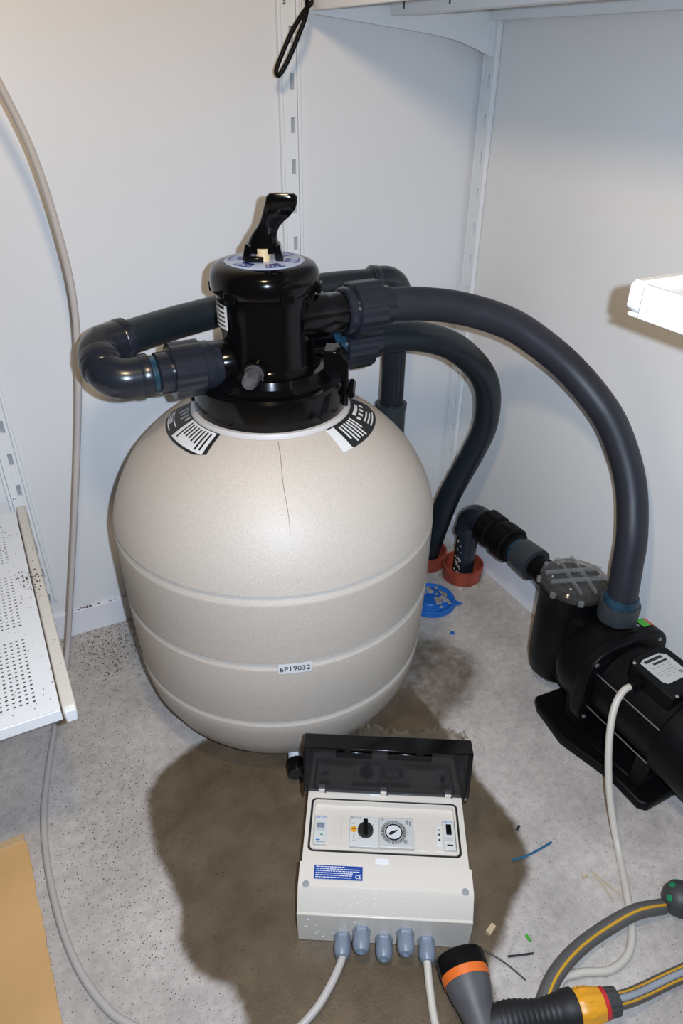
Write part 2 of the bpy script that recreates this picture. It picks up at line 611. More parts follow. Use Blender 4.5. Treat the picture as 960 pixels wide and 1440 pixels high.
# ---- upright cover strips between the wall panels, and the slotted shelf rails inside them
def upright(n, xc, z0, z1, o, X, N, label):
    """o: point on wall at floor, X along wall, N out of the wall"""
    o, X, N = V3(o), V3(X), V3(N)
    ax = (X, N, EZ)
    zm, zh = (z0 + z1) / 2, z1 - z0
    t = MB()
    t.box(o + X * (xc - 0.0165) + N * 0.004 + EZ * zm, (0.006, 0.010, zh), ax)
    t.box(o + X * (xc + 0.0165) + N * 0.004 + EZ * zm, (0.006, 0.010, zh), ax)
    t.box(o + X * xc + N * 0.001 + EZ * zm, (0.030, 0.002, zh), ax)
    t.build('trim_%d' % n, METAL_W, bevel=0.0012, kind='structure')
    r = root('shelf_rail', o + X * xc + EZ * z0, label, 'shelf rail', 'slotted shelf rails')
    b = MB()
    b.box(o + X * (xc - 0.0065) + N * 0.0050 + EZ * zm, (0.013, 0.006, zh), ax)
    b.box(o + X * (xc + 0.0100) + N * 0.0050 + EZ * zm, (0.005, 0.006, zh), ax)
    z = z0 + 0.02
    while z < z1 - 0.05:
        b.box(o + X * (xc + 0.0042) + N * 0.0050 + EZ * (z + 0.021), (0.0126, 0.0056, 0.042), ax)
        z += 0.0654
    b.build('channel', METAL_W, r, bevel=0.0005)
    MB().box(o + X * (xc + 0.0042) + N * 0.0024 + EZ * zm, (0.0124, 0.0008, zh), ax).build('slot_back', METAL_D, r)
    return r

r1 = upright(1, -0.399, 0.107, 2.3, (0, 0.006, 0), EX, -EY, 'slotted white wall rail behind the black valve handle')
r3 = upright(2, -0.976, 0.107, 2.3, (0, 0.006, 0), EX, -EY, 'slotted white wall rail carrying the perforated shelf')
r2 = upright(3, 0.020, 0.107, 2.3, (0.006, 0, 0), -EY, -EX, 'slotted white wall rail in the room corner')
def screw(p, n, parent, r=0.0032, m=STEEL):
    p, n = V3(p), V3(n)
    return MB().lathe([(0, r), (0.0012, r), (0.002, r * 0.6), (0.0014, r * 0.35), (0.0014, 0)], p, n, 12).build('screw', m, parent)
screw((-0.4065, -0.002, 1.139), -EY, r1)
screw((-0.4065, -0.002, 0.850), -EY, r1)
screw((-0.9835, -0.002, 0.362), -EY, r3)

# ---- upper shelf on the right wall
sh = root('wall_shelf', (-0.19, -0.47, 1.124), 'white steel shelf high on the right wall, seen from below', 'shelf')
MB().bb(-0.385, 0.0, -0.95, -0.034, 1.149, 1.151).build('shelf_plate', METAL_W, sh)
MB().bb(-0.387, -0.384, -0.95, -0.034, 1.126, 1.156).build('front_lip', METAL_W, sh, bevel=0.0008)
MB().bb(-0.016, -0.0005, -0.95, -0.034, 1.124, 1.149).build('back_lip', METAL_W, sh, bevel=0.0008)
MB().bb(-0.230, -0.205, -0.95, -0.040, 1.125, 1.149).build('stiffener', METAL_W, sh, bevel=0.0015)
MB().bb(-0.384, -0.380, -0.95, -0.034, 1.126, 1.130).build('lip_return', METAL_W, sh)
s0 = MB().bb(-0.2305, -0.2296, -0.084, -0.080, 1.133, 1.143).build('slot', INK, sh)
for k in range(1, 6):
    share(s0, 'slot', (0, -0.13 * k, 0), sh)
br = root('shelf_bracket', (0, -0.028, 1.072), 'thin tapered white bracket under the high shelf in the corner', 'bracket')
poly = [(0.0, 1.072), (-0.018, 1.074), (-0.045, 1.083), (-0.08, 1.093), (-0.13, 1.101), (-0.20, 1.108), (-0.29, 1.117), (-0.384, 1.1255), (-0.386, 1.140), (-0.37, 1.149), (0, 1.149)]
MB().prism([(x, z) for x, z in poly], (0, -0.024, 0), EX, EZ, -EY, 0.0045).build('plate', METAL_W, br, bevel=0.0006)
MB().bb(-0.012, 0.0, -0.031, -0.024, 1.07, 1.149).build('mounting_hook', METAL_W, br, bevel=0.0006)

# ---- right shelf near the camera side
sh = root('wall_shelf', (-0.19, -1.15, 0.852), 'white shelf on the right wall beside the big hose, only its corner in view', 'shelf')
MB().bb(-0.380, 0.0, -1.50, -0.800, 0.872, 0.874).build('shelf_plate', METAL_W, sh)
MB().bb(-0.386, -0.380, -1.50, -0.806, 0.850, 0.883).build('front_lip', METAL_W, sh, bevel=0.001)
br = root('shelf_bracket', (-0.01, -0.795, 0.852), 'white rounded bracket end at the right shelf corner', 'bracket')
MB().prism([(0.0, 0.80), (-0.2, 0.842), (-0.378, 0.853), (-0.386, 0.858), (-0.386, 0.880), (-0.381, 0.884), (0, 0.884)], (0, -0.788, 0), EX, EZ, -EY, 0.014).build('plate', METAL_W, br, bevel=0.003, bseg=3)
MB().bb(-0.384, -0.366, -0.803, -0.791, 0.8495, 0.853).build('end_clip', METAL_W, br, bevel=0.001)

# ---- perforated shelf on the left
ZS = 0.345
sh = root('perforated_shelf', (-1.25, -0.28, ZS - 0.02), 'white perforated steel shelf at the left edge of the picture', 'shelf')
mb = MB()
px, py = 0.0082, 0.0082
x_r, y_f = -0.988, -0.552
hole_x = [x_r - 0.0285 - px * k for k in range(22)]
groups = [(-0.05, -0.185), (-0.226, -0.356), (-0.392, -0.522)]
mb.bb(x_r - 0.0244, x_r, y_f, -0.022, ZS - 0.0012, ZS)
mb.bb(-1.55, hole_x[-1] - px / 2, y_f, -0.022, ZS - 0.0012, ZS)
hx0, hx1 = hole_x[-1] - px / 2, x_r - 0.0244
ycur = -0.022
for ga, gb in groups:
    n = int(round((ga - gb) / py)) + 1
    top = ga + py / 2
    mb.bb(hx0, hx1, top, ycur, ZS - 0.0012, ZS)
    for j in range(n):
        yc = ga - j * py
        for xc in hole_x:
            vs = []
            for (sx, sy) in ((1, 0), (1, 1), (0, 1), (-1, 1), (-1, 0), (-1, -1), (0, -1), (1, -1)):
                vs.append((xc + sx * px / 2, yc + sy * py / 2, ZS))
            for k in range(8):
                a = k * PI / 4
                vs.append((xc + 0.0022 * math.cos(a), yc + 0.0022 * math.sin(a), ZS))
            for k in range(8):
                a = k * PI / 4
                vs.append((xc + 0.0022 * math.cos(a), yc + 0.0022 * math.sin(a), ZS - 0.0012))
            fs = [(k, (k + 1) % 8, 8 + (k + 1) % 8, 8 + k) for k in range(8)] + [(8 + k, 8 + (k + 1) % 8, 16 + (k + 1) % 8, 16 + k) for k in range(8)]
            mb.add(vs, fs)
    ycur = ga - (n - 1) * py - py / 2
mb.bb(hx0, hx1, y_f, ycur, ZS - 0.0012, ZS)
mb.build('shelf_plate', METAL_W, sh)
MB().bb(-1.55, x_r, y_f - 0.003, y_f, ZS - 0.018, ZS).build('front_lip', METAL_W, sh, bevel=0.001)
MB().bb(-1.55, x_r, -0.022, -0.020, ZS - 0.018, ZS).build('back_lip', METAL_W, sh)
br = root('shelf_bracket', (-0.977, -0.02, ZS - 0.06), 'cream bracket arm along the perforated shelf end', 'bracket')
MB().prism([(0.0, ZS - 0.075), (-0.25, ZS - 0.034), (-0.553, ZS - 0.020), (-0.558, ZS - 0.016), (-0.558, ZS - 0.004), (-0.553, ZS + 0.001), (-0.004, ZS + 0.001)], (-0.986, 0, 0), EY, EZ, EX, 0.017).build('arm', CREAM, br, bevel=0.0025)
MB().bb(-0.985, -0.970, -0.560, -0.552, ZS - 0.022, ZS - 0.001).build('end_cap', METAL_W, br, bevel=0.002)
mb = MB()
for k in range(60):
    x = random.gauss(-0.990, 0.010); y = random.gauss(-0.255, 0.020); s = random.uniform(0.0010, 0.0024)
    x = min(x, -0.971)
    mb.box((x, y, ZS + 0.0014 + s * 0.25), (s, s * random.uniform(0.6, 1.6), s * 0.5))
for k in range(130):
    x = random.uniform(-1.06, -0.973); y = random.uniform(-0.54, -0.06); s = random.uniform(0.0006, 0.0014)
    mb.box((x, y, ZS + 0.0011 + s * 0.25), (s, s, s * 0.5))
mb.build('dirt_crumbs', RUST, label='brown dirt crumbs scattered on the perforated shelf and its bracket', cat='dirt', kind='stuff')

# ================================================================ SAND FILTER TANK
AX, AY = -0.582, -0.314
tank = root('filter_tank', (AX, AY, 0), 'large beige speckled sand filter tank with rounded top', 'filter tank')
prof = [(0.0, 0.0), (0.0, 0.150), (0.004, 0.172), (0.025, 0.212), (0.06, 0.238), (0.10, 0.2555), (0.135, 0.2615), (0.153, 0.2635), (0.1555, 0.2628), (0.158, 0.2595), (0.1650, 0.2585), (0.1655, 0.2632),
        (0.20, 0.2655), (0.284, 0.2690), (0.2865, 0.2684), (0.289, 0.2650), (0.2998, 0.2640), (0.3003, 0.2690), (0.34, 0.2695), (0.410, 0.2702), (0.4145, 0.2698), (0.418, 0.2660), (0.4283, 0.2645), (0.4288, 0.2692),
        (0.445, 0.2655), (0.46, 0.2608), (0.475, 0.2548), (0.49, 0.2475), (0.505, 0.2390), (0.52, 0.2290), (0.535, 0.2160), (0.55, 0.2010), (0.565, 0.1840), (0.578, 0.1665), (0.590, 0.1475), (0.598, 0.1310), (0.602, 0.1220), (0.605, 0.110), (0.606, 0.0)]
MB().lathe(prof, (AX, AY, 0), EZ, 128).build('tank_shell', TANK, tank, sharp=50)
MB().lathe([(0.601, 0.126), (0.6045, 0.1255), (0.608, 0.1235), (0.608, 0.110)], (AX, AY, 0), EZ, 96).build('neck_ring', TRIMRING, tank)

def dome_r2z(r):
    pts = [(0.110, 0.605), (0.1220, 0.602), (0.1310, 0.598), (0.1475, 0.590), (0.1665, 0.578), (0.1840, 0.565), (0.2010, 0.55), (0.2160, 0.535), (0.2290, 0.52), (0.239, 0.505)]
    for (a, za), (b, zb) in zip(pts, pts[1:]):
        if r <= b:
            return za + (zb - za) * (r - a) / (b - a)
    return pts[-1][1]

def dome(r, deg, lift=0.0):
    a = math.radians(deg)
    dz = (dome_r2z(r + 0.004) - dome_r2z(r - 0.004)) / 0.008
    n = Vec((-dz * math.cos(a), -dz * math.sin(a), 1)).normalized()
    return Vec((AX + r * math.cos(a), AY + r * math.sin(a), dome_r2z(r))) + n * lift, n

def dome_patch(name, r0, r1, d0, d1, m, parent, lift=0.0006, th=0.0004, nu=24, nv=8, corner=0.0):
    def P(u, v):
        e = corner * (1 - min(1.0, min(u, 1 - u) * 8)) if corner else 0
        return dome(r0 + (r1 - e - r0) * v, d0 + (d1 - d0) * u, lift)[0]
    def N(u, v):
        return dome(r0 + (r1 - r0) * v, d0 + (d1 - d0) * u)[1]
    return MB().patch(P, N, nu, nv, th).build(name, m, parent)

def lines(name, r0, r1, d0, d1, rows, m, parent, radial=True, lift=0.0012):
    mb = MB()
    for k in range(rows):
        f = (k + 0.5) / rows
        e = random.uniform(0.55, 1.0)
        if radial:
            a0, a1, q0, q1 = d0 + (d1 - d0) * (f - 0.22 / rows), d0 + (d1 - d0) * (f + 0.22 / rows), r0, r0 + (r1 - r0) * e
        else:
            q0, q1, a0, a1 = r0 + (r1 - r0) * (f - 0.22 / rows), r0 + (r1 - r0) * (f + 0.22 / rows), d0, d0 + (d1 - d0) * e
        mb.patch(lambda u, v: dome(q0 + (q1 - q0) * v, a0 + (a1 - a0) * u, lift)[0], lambda u, v: dome(q0 + (q1 - q0) * v, a0 + (a1 - a0) * u)[1], 6, 2, 0.0002)
    return mb.build(name, m, parent)

st = dome_patch('warning_sticker', 0.119, 0.166, 150, 212, INK, tank, corner=0.006)
tag(st, 'black curved sticker with white text block')
dome_patch('text_panel', 0.127, 0.1625, 180.5, 209.5, PAPER, st, lift=0.0010)
lines('print_lines', 0.130, 0.160, 183, 208, 8, INK, st, True, 0.0015)
lines('print_lines', 0.150, 0.163, 154, 177, 4, PAPER, st, False, 0.0012)
lines('print_lines', 0.128, 0.145, 158, 178, 4, SCREWG, st, True, 0.0012)
st = dome_patch('warning_sticker', 0.119, 0.166, -72, -14, INK, tank, corner=0.008)
tag(st, 'black curved sticker with small white print')
dome_patch('text_panel', 0.128, 0.166, -73.5, -66.5, PAPER, st, lift=0.0010)
lines('print_lines', 0.131, 0.163, -64, -46, 6, PAPER, st, True, 0.0012)
lines('print_lines', 0.148, 0.163, -40, -18, 3, PAPER, st, False, 0.0012)
dome_patch('text_panel', 0.131, 0.136, -40, -24, PAPER, st, lift=0.0010)
lines('print_lines', 0.139, 0.146, -44, -20, 4, PAPER, st, True, 0.0012)
# dark mould seam running down the front of the dome
mb = MB()
def seam_w(v):
    return 0.20 * (1 - v) ** 0.5 + 0.05
mb.patch(lambda u, v: dome(0.128 + 0.108 * v, -108 + 1.0 * v + (u - 0.5) * seam_w(v) * 1.6 + 0.25 * math.sin(9 * v), 0.0003)[0], lambda u, v: dome(0.13 + 0.1 * v, -107)[1], 1, 40, 0.0004)
mb.build('mould_seam', SCRATCH, tank)
# serial number label
def band(r, z0, z1, d0, d1, th, nu=12):
    P = lambda u, v: Vec((AX + r * math.cos(math.radians(d0 + (d1 - d0) * u)), AY + r * math.sin(math.radians(d0 + (d1 - d0) * u)), z0 + (z1 - z0) * v))
    N = lambda u, v: Vec((math.cos(math.radians(d0 + (d1 - d0) * u)), math.sin(math.radians(d0 + (d1 - d0) * u)), 0))
    return MB().patch(P, N, nu, 1, th)
lb = band(0.2693, 0.2795, 0.2985, -113, -102.3, 0.0005).build('serial_label', PAPER, tank)
tag(lb, 'small white label with black number')
a = math.radians(-107.6)
nx = Vec((math.cos(a), math.sin(a), 0))
text('serial_number', '6P19032', 0.0135, Vec((AX, AY, 0.2888)) + nx * 0.2700, Vec((-math.sin(a), math.cos(a), 0)), EZ, nx, INK, lb)
# drain outlet
a = math.radians(-108)
dn = Vec((math.cos(a), math.sin(a), 0))
dr = Vec((AX, AY, 0.034)) + dn * 0.195
MB().lathe([(0, 0.012), (0.046, 0.012), (0.046, 0)], dr, dn, 24).build('drain_stub', WHITE, tank)
dc = MB().lathe([(0.043, 0.0155), (0.046, 0.0165), (0.066, 0.0165), (0.069, 0.015), (0.069, 0)], dr, dn, 32, mod=lambda t: 1 + 0.02 * math.cos(16 * t)).build('drain_cap', BLACK, tank)
tag(dc, 'black ribbed drain cap')

# ================================================================ MULTIPORT VALVE
vz = 0.609
vlv = root('multiport_valve', (AX, AY, vz), 'glossy black six-way valve with lever handle on top of the tank', 'valve')
MB().lathe([(0.6065, 0.10), (0.6065, 0.1175), (0.609, 0.1185), (0.650, 0.1175), (0.6545, 0.1145), (0.655, 0.100), (0.6615, 0.092), (0.672, 0.088), (0.672, 0.07)], (AX, AY, 0), EZ, 96).build('clamp_collar', BLACK, vlv, sharp=30)
MB().lathe([(0.66, 0.080), (0.672, 0.079), (0.676, 0.0725), (0.68, 0.0700), (0.745, 0.0690), (0.760, 0.0715), (0.786, 0.0725), (0.792, 0.0725)], (AX, AY, 0), EZ, 96).build('valve_body', BLACK, vlv, sharp=30)
MB().lathe([(0.784, 0.0745), (0.784, 0.0775), (0.789, 0.0792), (0.802, 0.0790), (0.811, 0.0765), (0.8175, 0.0715), (0.8205, 0.0640), (0.8215, 0.0585), (0.8215, 0.0)], (AX, AY, 0), EZ, 96).build('valve_lid', BLACK, vlv, sharp=45)
for k in range(6):
    t = math.radians(-150 + 60 * k)
    d = Vec((math.cos(t), math.sin(t), 0))
    s = Vec((-math.sin(t), math.cos(t), 0))
    MB().box(Vec((AX, AY, 0.786)) + d * 0.0775, (0.007, 0.020, 0.014), (d, s, EZ)).build('lid_tab', BLACK, vlv, bevel=0.0015)
# dial plate
dl = MB().lathe([(0.8216, 0.0), (0.8216, 0.0566), (0.8222, 0.0570), (0.8228, 0.0560), (0.8228, 0.0)], (AX, AY, 0), EZ, 72).build('dial_plate', DIALWHITE, vlv)
tag(dl, 'pale blue position dial with dark blue fields')
for k in range(6):
    mb = MB()
    a0 = -170 + 60 * k
    mb.patch(lambda u, v: Vec((AX, AY, 0.8229)) + Vec((math.cos(math.radians(a0 + 34 * u)), math.sin(math.radians(a0 + 34 * u)), 0)) * (0.030 + 0.021 * v), lambda u, v: EZ, 6, 2, 0.0003)
    mb.build('dial_field', DIALBLUE, dl)
    mb = MB()
    for q in range(4):
        mb.patch(lambda u, v: Vec((AX, AY, 0.8233)) + Vec((math.cos(math.radians(a0 + 4 + 8 * q + 3 * u)), math.sin(math.radians(a0 + 4 + 8 * q + 3 * u)), 0)) * (0.038 + 0.010 * v), lambda u, v: EZ, 1, 1, 0.0002)
    mb.build('dial_print', DIALWHITE, dl)
# handle: loft of rounded sections
def loft(secs, parent, name, m, seg=20, X=None, Y=None):
    vs, fs = [], []
    for c, wx, wy, ex in secs:
        for k in range(seg):
            t = 2 * PI * k / seg
            ct, s_ = math.cos(t), math.sin(t)
            vs.append(V3(c) + X * (wx * math.copysign(abs(ct) ** ex, ct)) + Y * (wy * math.copysign(abs(s_) ** ex, s_)))
    n = len(secs)
    for i in range(n - 1):
        for k in range(seg):
            k2 = (k + 1) % seg
            fs.append((i * seg + k, i * seg + k2, (i + 1) * seg + k2, (i + 1) * seg + k))
    fs.append(tuple(range(seg))[::-1])
    fs.append(tuple(range((n - 1) * seg, n * seg)))
    return MB().add(vs, fs).build(name, m, parent, sharp=60)
HX = Vec((0.9, -0.436, 0)).normalized()
HY = Vec((0.436, 0.9, 0)).normalized()
hb = Vec((AX - 0.001, AY, 0.823))
secs = []
for dx, dy, dz, wx, wy, ex in ((0, 0.006, 0.010, 0.0235, 0.020, 0.7), (0, 0.006, 0.018, 0.0225, 0.020, 0.7), (0.0005, 0.004, 0.027, 0.0200, 0.017, 0.7), (0.0035, 0.0, 0.036, 0.0172, 0.014, 0.65),
                               (0.009, -0.004, 0.045, 0.0155, 0.012, 0.6), (0.0150, -0.009, 0.053, 0.0165, 0.011, 0.6), (0.021, -0.014, 0.061, 0.0195, 0.0105, 0.55), (0.0260, -0.019, 0.070, 0.0215, 0.0105, 0.5),
                               (0.0290, -0.023, 0.079, 0.0215, 0.0105, 0.45), (0.0300, -0.026, 0.0865, 0.0205, 0.0095, 0.45), (0.0300, -0.027, 0.0900, 0.0165, 0.007, 0.5)):
    secs.append((hb + HX * dx + HY * dy + EZ * dz, wx, wy, ex))
hd = loft(secs, vlv, 'lever_handle', BLACK, 24, HX, HY)
for s in (-1, 1):
    MB().prism([(0, 0), (0.011, 0), (0.006, 0.022), (-0.004, 0.022)], hb + HX * (s * 0.0180) - HY * 0.012, HX * s, EZ, HY, 0.026).build('fork', BLACK, hd, bevel=0.0015)
MB().box(hb + HX * -0.0115 - HY * 0.018 + EZ * 0.004, (0.026, 0.012, 0.007), (HX, HY, EZ)).build('fork_foot', BLACK, hd, bevel=0.0015)
MB().lathe([(0, 0.0105), (0.017, 0.0105), (0.017, 0)], hb - HY * 0.006, EZ, 24).build('spindle', BEIGEPIN, vlv)
# ports
MB().lathe([(0.05, 0.034), (0.078, 0.033), (0.082, 0.031), (0.100, 0.031)], (AX, AY, 0.681), -EX, 40).build('port', BLACK, vlv)
MB().lathe([(0.03, 0.034), (0.078, 0.033), (0.082, 0.030), (0.115, 0.030)], (AX, -0.345, 0.743), EX, 40).build('port', BLACK, vlv)
MB().lathe([(0.03, 0.034), (0.110, 0.033), (0.114, 0.031), (0.130, 0.031)], (AX, -0.280, 0.665), EX, 40).build('port', BLACK, vlv)
# clamp lugs
for s, zt in ((1, 0.697), (-1, 0.668)):
    d = Vec((0.86, -0.50, 0)).normalized() * s
    t = Vec((-d.y, d.x, 0))
    MB().prism([(0.085, 0.610), (0.1225, 0.610), (0.1225, zt - 0.016), (0.108, zt), (0.085, zt)], Vec((AX, AY, 0)) - t * 0.020, d, EZ, t, 0.040).build('clamp_lug', BLACK, vlv, bevel=0.002)
    MB().lathe([(0, 0.006), (0.052, 0.006), (0.052, 0)], Vec((AX, AY, 0.632)) + d * 0.127 - t * 0.026, t, 6).build('clamp_bolt', BLACK, vlv)
# sight glass
t = math.radians(-128)
d = Vec((math.cos(t), math.sin(t), -0.12)).normalized()
b0 = Vec((AX, AY, 0.682)) + Vec((math.cos(t), math.sin(t), 0)) * 0.066
MB().lathe([(0, 0.019), (0.010, 0.018), (0.010, 0)], b0, d, 32).build('sight_boss', BLACK, vlv)
sg = MB().lathe([(0.008, 0.0145), (0.012, 0.0145), (0.013, 0.0125), (0.036, 0.0115), (0.040, 0.0095), (0.040, 0)], b0, d, 32).build('sight_glass', CLEARG, vlv)
tag(sg, 'clear sight glass')
MB().lathe([(0.030, 0.0050), (0.034, 0.0058), (0.039, 0.0050), (0.039, 0)], b0, d, 20).build('sight_plug', CLEARP, sg)
# paper label on the body
P = lambda u, v: Vec((AX + 0.0722 * math.cos(math.radians(168 + 30 * u)), AY + 0.0722 * math.sin(math.radians(168 + 30 * u)), 0.736 + 0.034 * v))
N = lambda u, v: Vec((math.cos(math.radians(168 + 30 * u)), math.sin(math.radians(168 + 30 * u)), 0))
lb = MB().patch(P, N, 8, 1, 0.0004).build('body_label', PAPER, vlv)
mb = MB()
for k in range(5):
    z = 0.740 + 0.0062 * k
    hh = 0.0022 if k < 4 else 0.0045
    mb.patch(lambda u, v: Vec((AX + 0.0727 * math.cos(math.radians(172 + 22 * u)), AY + 0.0727 * math.sin(math.radians(172 + 22 * u)), z + hh * v)), lambda u, v: Vec((math.cos(math.radians(172 + 22 * u)), math.sin(math.radians(172 + 22 * u)), 0)), 6, 1, 0.0002)
mb.build('print_lines', INK, lb)

# ================================================================ UNIONS, ELBOWS, HOSES
def lugs(t):
    return 1.0 + (0.035 if (t / (2 * PI) * 12) % 1.0 < 0.55 else 0.0)

def union(name, o, d, parts, label, m=PVC, cat='pipe fitting'):
    """parts: (name, a0, a1, radius, ribbed, material)"""
    r = root(name, V3(o), label, cat, 'pipe unions')
    for nm, a0, a1, rad, rib, mm in parts:
        e = min(0.003, (a1 - a0) * 0.25)
        MB().lathe([(a0, rad - e), (a0 + e * 0.6, rad), (a1 - e * 0.6, rad), (a1, rad - e), (a1, rad - 0.008)], o, d, 72, mod=lugs if rib else None).build(nm, mm, r, sharp=28)
    return r

union('pipe_union', (AX - 0.080, AY, 0.681), -EX, [('flange', 0.0, 0.016, 0.0345, False, PVC), ('seat_ring', 0.012, 0.030, 0.0365, False, PVC), ('union_nut', 0.027, 0.073, 0.0395, True, PVC), ('tail', 0.063, 0.093, 0.0300, False, PVC), ('glue_bead', 0.092, 0.106, 0.0262, False, GLUE)],
      'dark grey screw union left of the black valve')
union('pipe_union', (AX + 0.108, -0.345, 0.743), EX, [('flange', 0.0, 0.036, 0.0350, False, PVC), ('union_nut', 0.014, 0.062, 0.0405, True, PVC), ('tail', 0.060, 0.082, 0.0295, False, PVC)],
      'upper dark grey screw union at the right of the valve')
union('pipe_union', (AX + 0.118, -0.280, 0.665), EX, [('flange', 0.0, 0.022, 0.0330, False, GLUE), ('union_nut', 0.018, 0.072, 0.0400, True, PVC), ('tail', 0.070, 0.090, 0.0295, False, PVC)],
      'lower dark grey screw union at the right of the valve')

def elbow(name, p0, c, p1, label, r=0.0295, bend=0.036, m=PVC, tubes=None, extra=0.0025):
    rt = root(name, V3(c), label, 'pipe elbow', 'glued pipe elbows')
    path = fillet(p0, c, p1, bend, 14)
    MB().tube(path, r, 36).build('elbow_body', m, rt)
    for p, q in ((path[0], path[1]), (path[-1], path[-2])):
        d = (q - p).normalized()
        MB().lathe([(-0.0005, r - 0.001), (0.0015, r + extra * 0.7), (0.012, r + extra * 0.7), (0.015, r)], p, d, 40).build('socket_rim', m, rt)
    return rt

C1 = Vec((-0.822, -0.314, 0.681))
C2 = Vec((-0.822, -0.254, 0.711))
mid12 = (C1 + C2) / 2
elbow('pipe_elbow', (-0.764, -0.314, 0.681), C1, mid12, 'lower of the two joined dark elbows left of the valve', bend=0.031)
hd2 = (Vec((-0.62, -0.165, 0.711)) - C2).normalized()
elbow('pipe_elbow', mid12, C2, C2 + hd2 * 0.052, 'upper of the two joined dark elbows left of the valve', bend=0.031)
C3 = Vec((-0.225, -0.098, 0.704))
elbow('pipe_elbow', C3 + Vec((-0.058, 0.004, 0.002)), C3, C3 + Vec((0, 0, -0.055)), 'dark elbow behind the valve where the pipe turns down', bend=0.032)
MB().tube([C1 + EX * 0.064, C1 + EX * 0.030], 0.0255, 28).build('pipe_stub', GLUE, label='short blue-smeared pipe stub between left union and elbow', cat='pipe')

def ribbed(name, pts, r, m, label, step=0.0024, amp=0.00045, cat='hose', seg=32):
    P = resample(spline(pts, 24), step)
    rad = [r + (amp if (i // 1) % 2 else -amp) for i in range(len(P))]
    return MB().tube(P, rad, seg).build(name, m, label=label, cat=cat, sharp=60)

ribbed('flexible_hose', [C2 + hd2 * 0.040, (-0.70, -0.196, 0.711), (-0.62, -0.165, 0.711), (-0.50, -0.122, 0.711), (-0.38, -0.096, 0.709), (-0.275, -0.094, 0.706)], 0.0252, HOSE_D, 'dark hose passing behind the valve along the wall', amp=0.0002)
dp = root('down_pipe', (C3.x, C3.y, 0), 'dark pipe dropping behind the tank beside the corner', 'pipe')
MB().tube([C3 + EZ * -0.045, Vec((C3.x, C3.y, 0.40))], 0.025, 28).build('pipe', PVC, dp)
MB().lathe([(0.375, 0.0285), (0.377, 0.0310), (0.436, 0.0310), (0.442, 0.0330), (0.449, 0.0330), (0.450, 0.026)], (C3.x, C3.y, 0), EZ, 36).build('coupling', PVC_L, dp)
MB().tube([Vec((C3.x, C3.y, 0.38)), Vec((C3.x, C3.y, 0.0))], 0.025, 28).build('pipe', GLUE, dp)

ribbed('flexible_hose', [(-0.412, -0.345, 0.743), (-0.394, -0.345, 0.743), (-0.349, -0.346, 0.740), (-0.277, -0.360, 0.729), (-0.210, -0.387, 0.709), (-0.162, -0.415, 0.683), (-0.106, -0.465, 0.632), (-0.070, -0.525, 0.571), (-0.055, -0.565, 0.514), (-0.053, -0.600, 0.456), (-0.065, -0.633, 0.389), (-0.075, -0.648, 0.336), (-0.082, -0.659, 0.290), (-0.083, -0.661, 0.262)], 0.0256, HOSE, 'big slate hose arching from the upper union down to the pump')
ribbed('flexible_hose', [(-0.385, -0.280, 0.666), (-0.359, -0.280, 0.666), (-0.302, -0.280, 0.661), (-0.237, -0.275, 0.640), (-0.186, -0.270, 0.611), (-0.127, -0.260, 0.558), (-0.092, -0.248, 0.500), (-0.076, -0.232, 0.423), (-0.085, -0.214, 0.351), (-0.108, -0.182, 0.238), (-0.115, -0.155, 0.135), (-0.115, -0.125, 0.020)], 0.0252, HOSE_D, 'darker hose looping from the lower union down into the floor')

# floor sockets
def socket(o, label, r=0.047, h=0.044):
    rt = root('floor_socket', o, label, 'pipe socket', 'red floor sockets')
    MB().lathe([(0, r - 0.002), (0.0, r), (h - 0.012, r), (h - 0.011, r + 0.0025), (h, r + 0.0025), (h, r - 0.002), (0.006, r - 0.004), (0.006, 0.0)], o, EZ, 56).build('socket_ring', TERRA, rt, sharp=30)
    MB().lathe([(0.0, r + 0.006), (0.003, r + 0.004), (0.005, r)], o, EZ, 40, mod=lambda t: 1 + 0.04 * math.sin(5 * t) + 0.03 * math.sin(11 * t)).build('mortar_ring', MORTAR, rt)
    return rt
socket(Vec((-0.064, -0.203, 0)), 'red-brown floor socket around the pump suction pipe')
socket(Vec((-0.112, -0.118, 0)), 'red-brown floor socket half hidden behind the tank, nearest the corner')

# blue lid
lid = root('bucket_cover', (-0.185, -0.250, 0), 'blue plastic lid with dried mortar lying beside the tank', 'lid')
lo = Vec((-0.185, -0.250, 0.0))
MB().lathe([(0.0, 0.0), (0.0, 0.056), (0.002, 0.058), (0.012, 0.056), (0.014, 0.053), (0.012, 0.048), (0.009, 0.044), (0.011, 0.040), (0.013, 0.030), (0.016, 0.028), (0.016, 0.018), (0.012, 0.016), (0.012, 0.0)], lo, EZ, 64).build('lid_disc', BLUEP, lid, sharp=40)
MB().prism([(0.050, -0.014), (0.075, 0.0), (0.050, 0.014)], lo + EZ * 0.002, Vec((0.82, -0.57, 0)), Vec((0.57, 0.82, 0)), EZ, 0.004).build('pull_tab', BLUEP, lid, bevel=0.001)
mb = MB()
for k in range(26):
    a = random.uniform(-1.6, 1.9)
    rr = random.uniform(0.012, 0.046)
    s = random.uniform(0.003, 0.009)
    p = lo + Vec((rr * math.cos(a), rr * math.sin(a), 0.0125 if rr > 0.03 else 0.0155))
    mb.lathe([(0, s), (0.0012, s * 0.8), (0.0016, 0)], p, EZ, 7, mod=lambda t: 1 + 0.3 * math.sin(3 * t + k))
mb.build('mortar_spots', MORTAR, lid, label='dried mortar spots', kind='stuff')

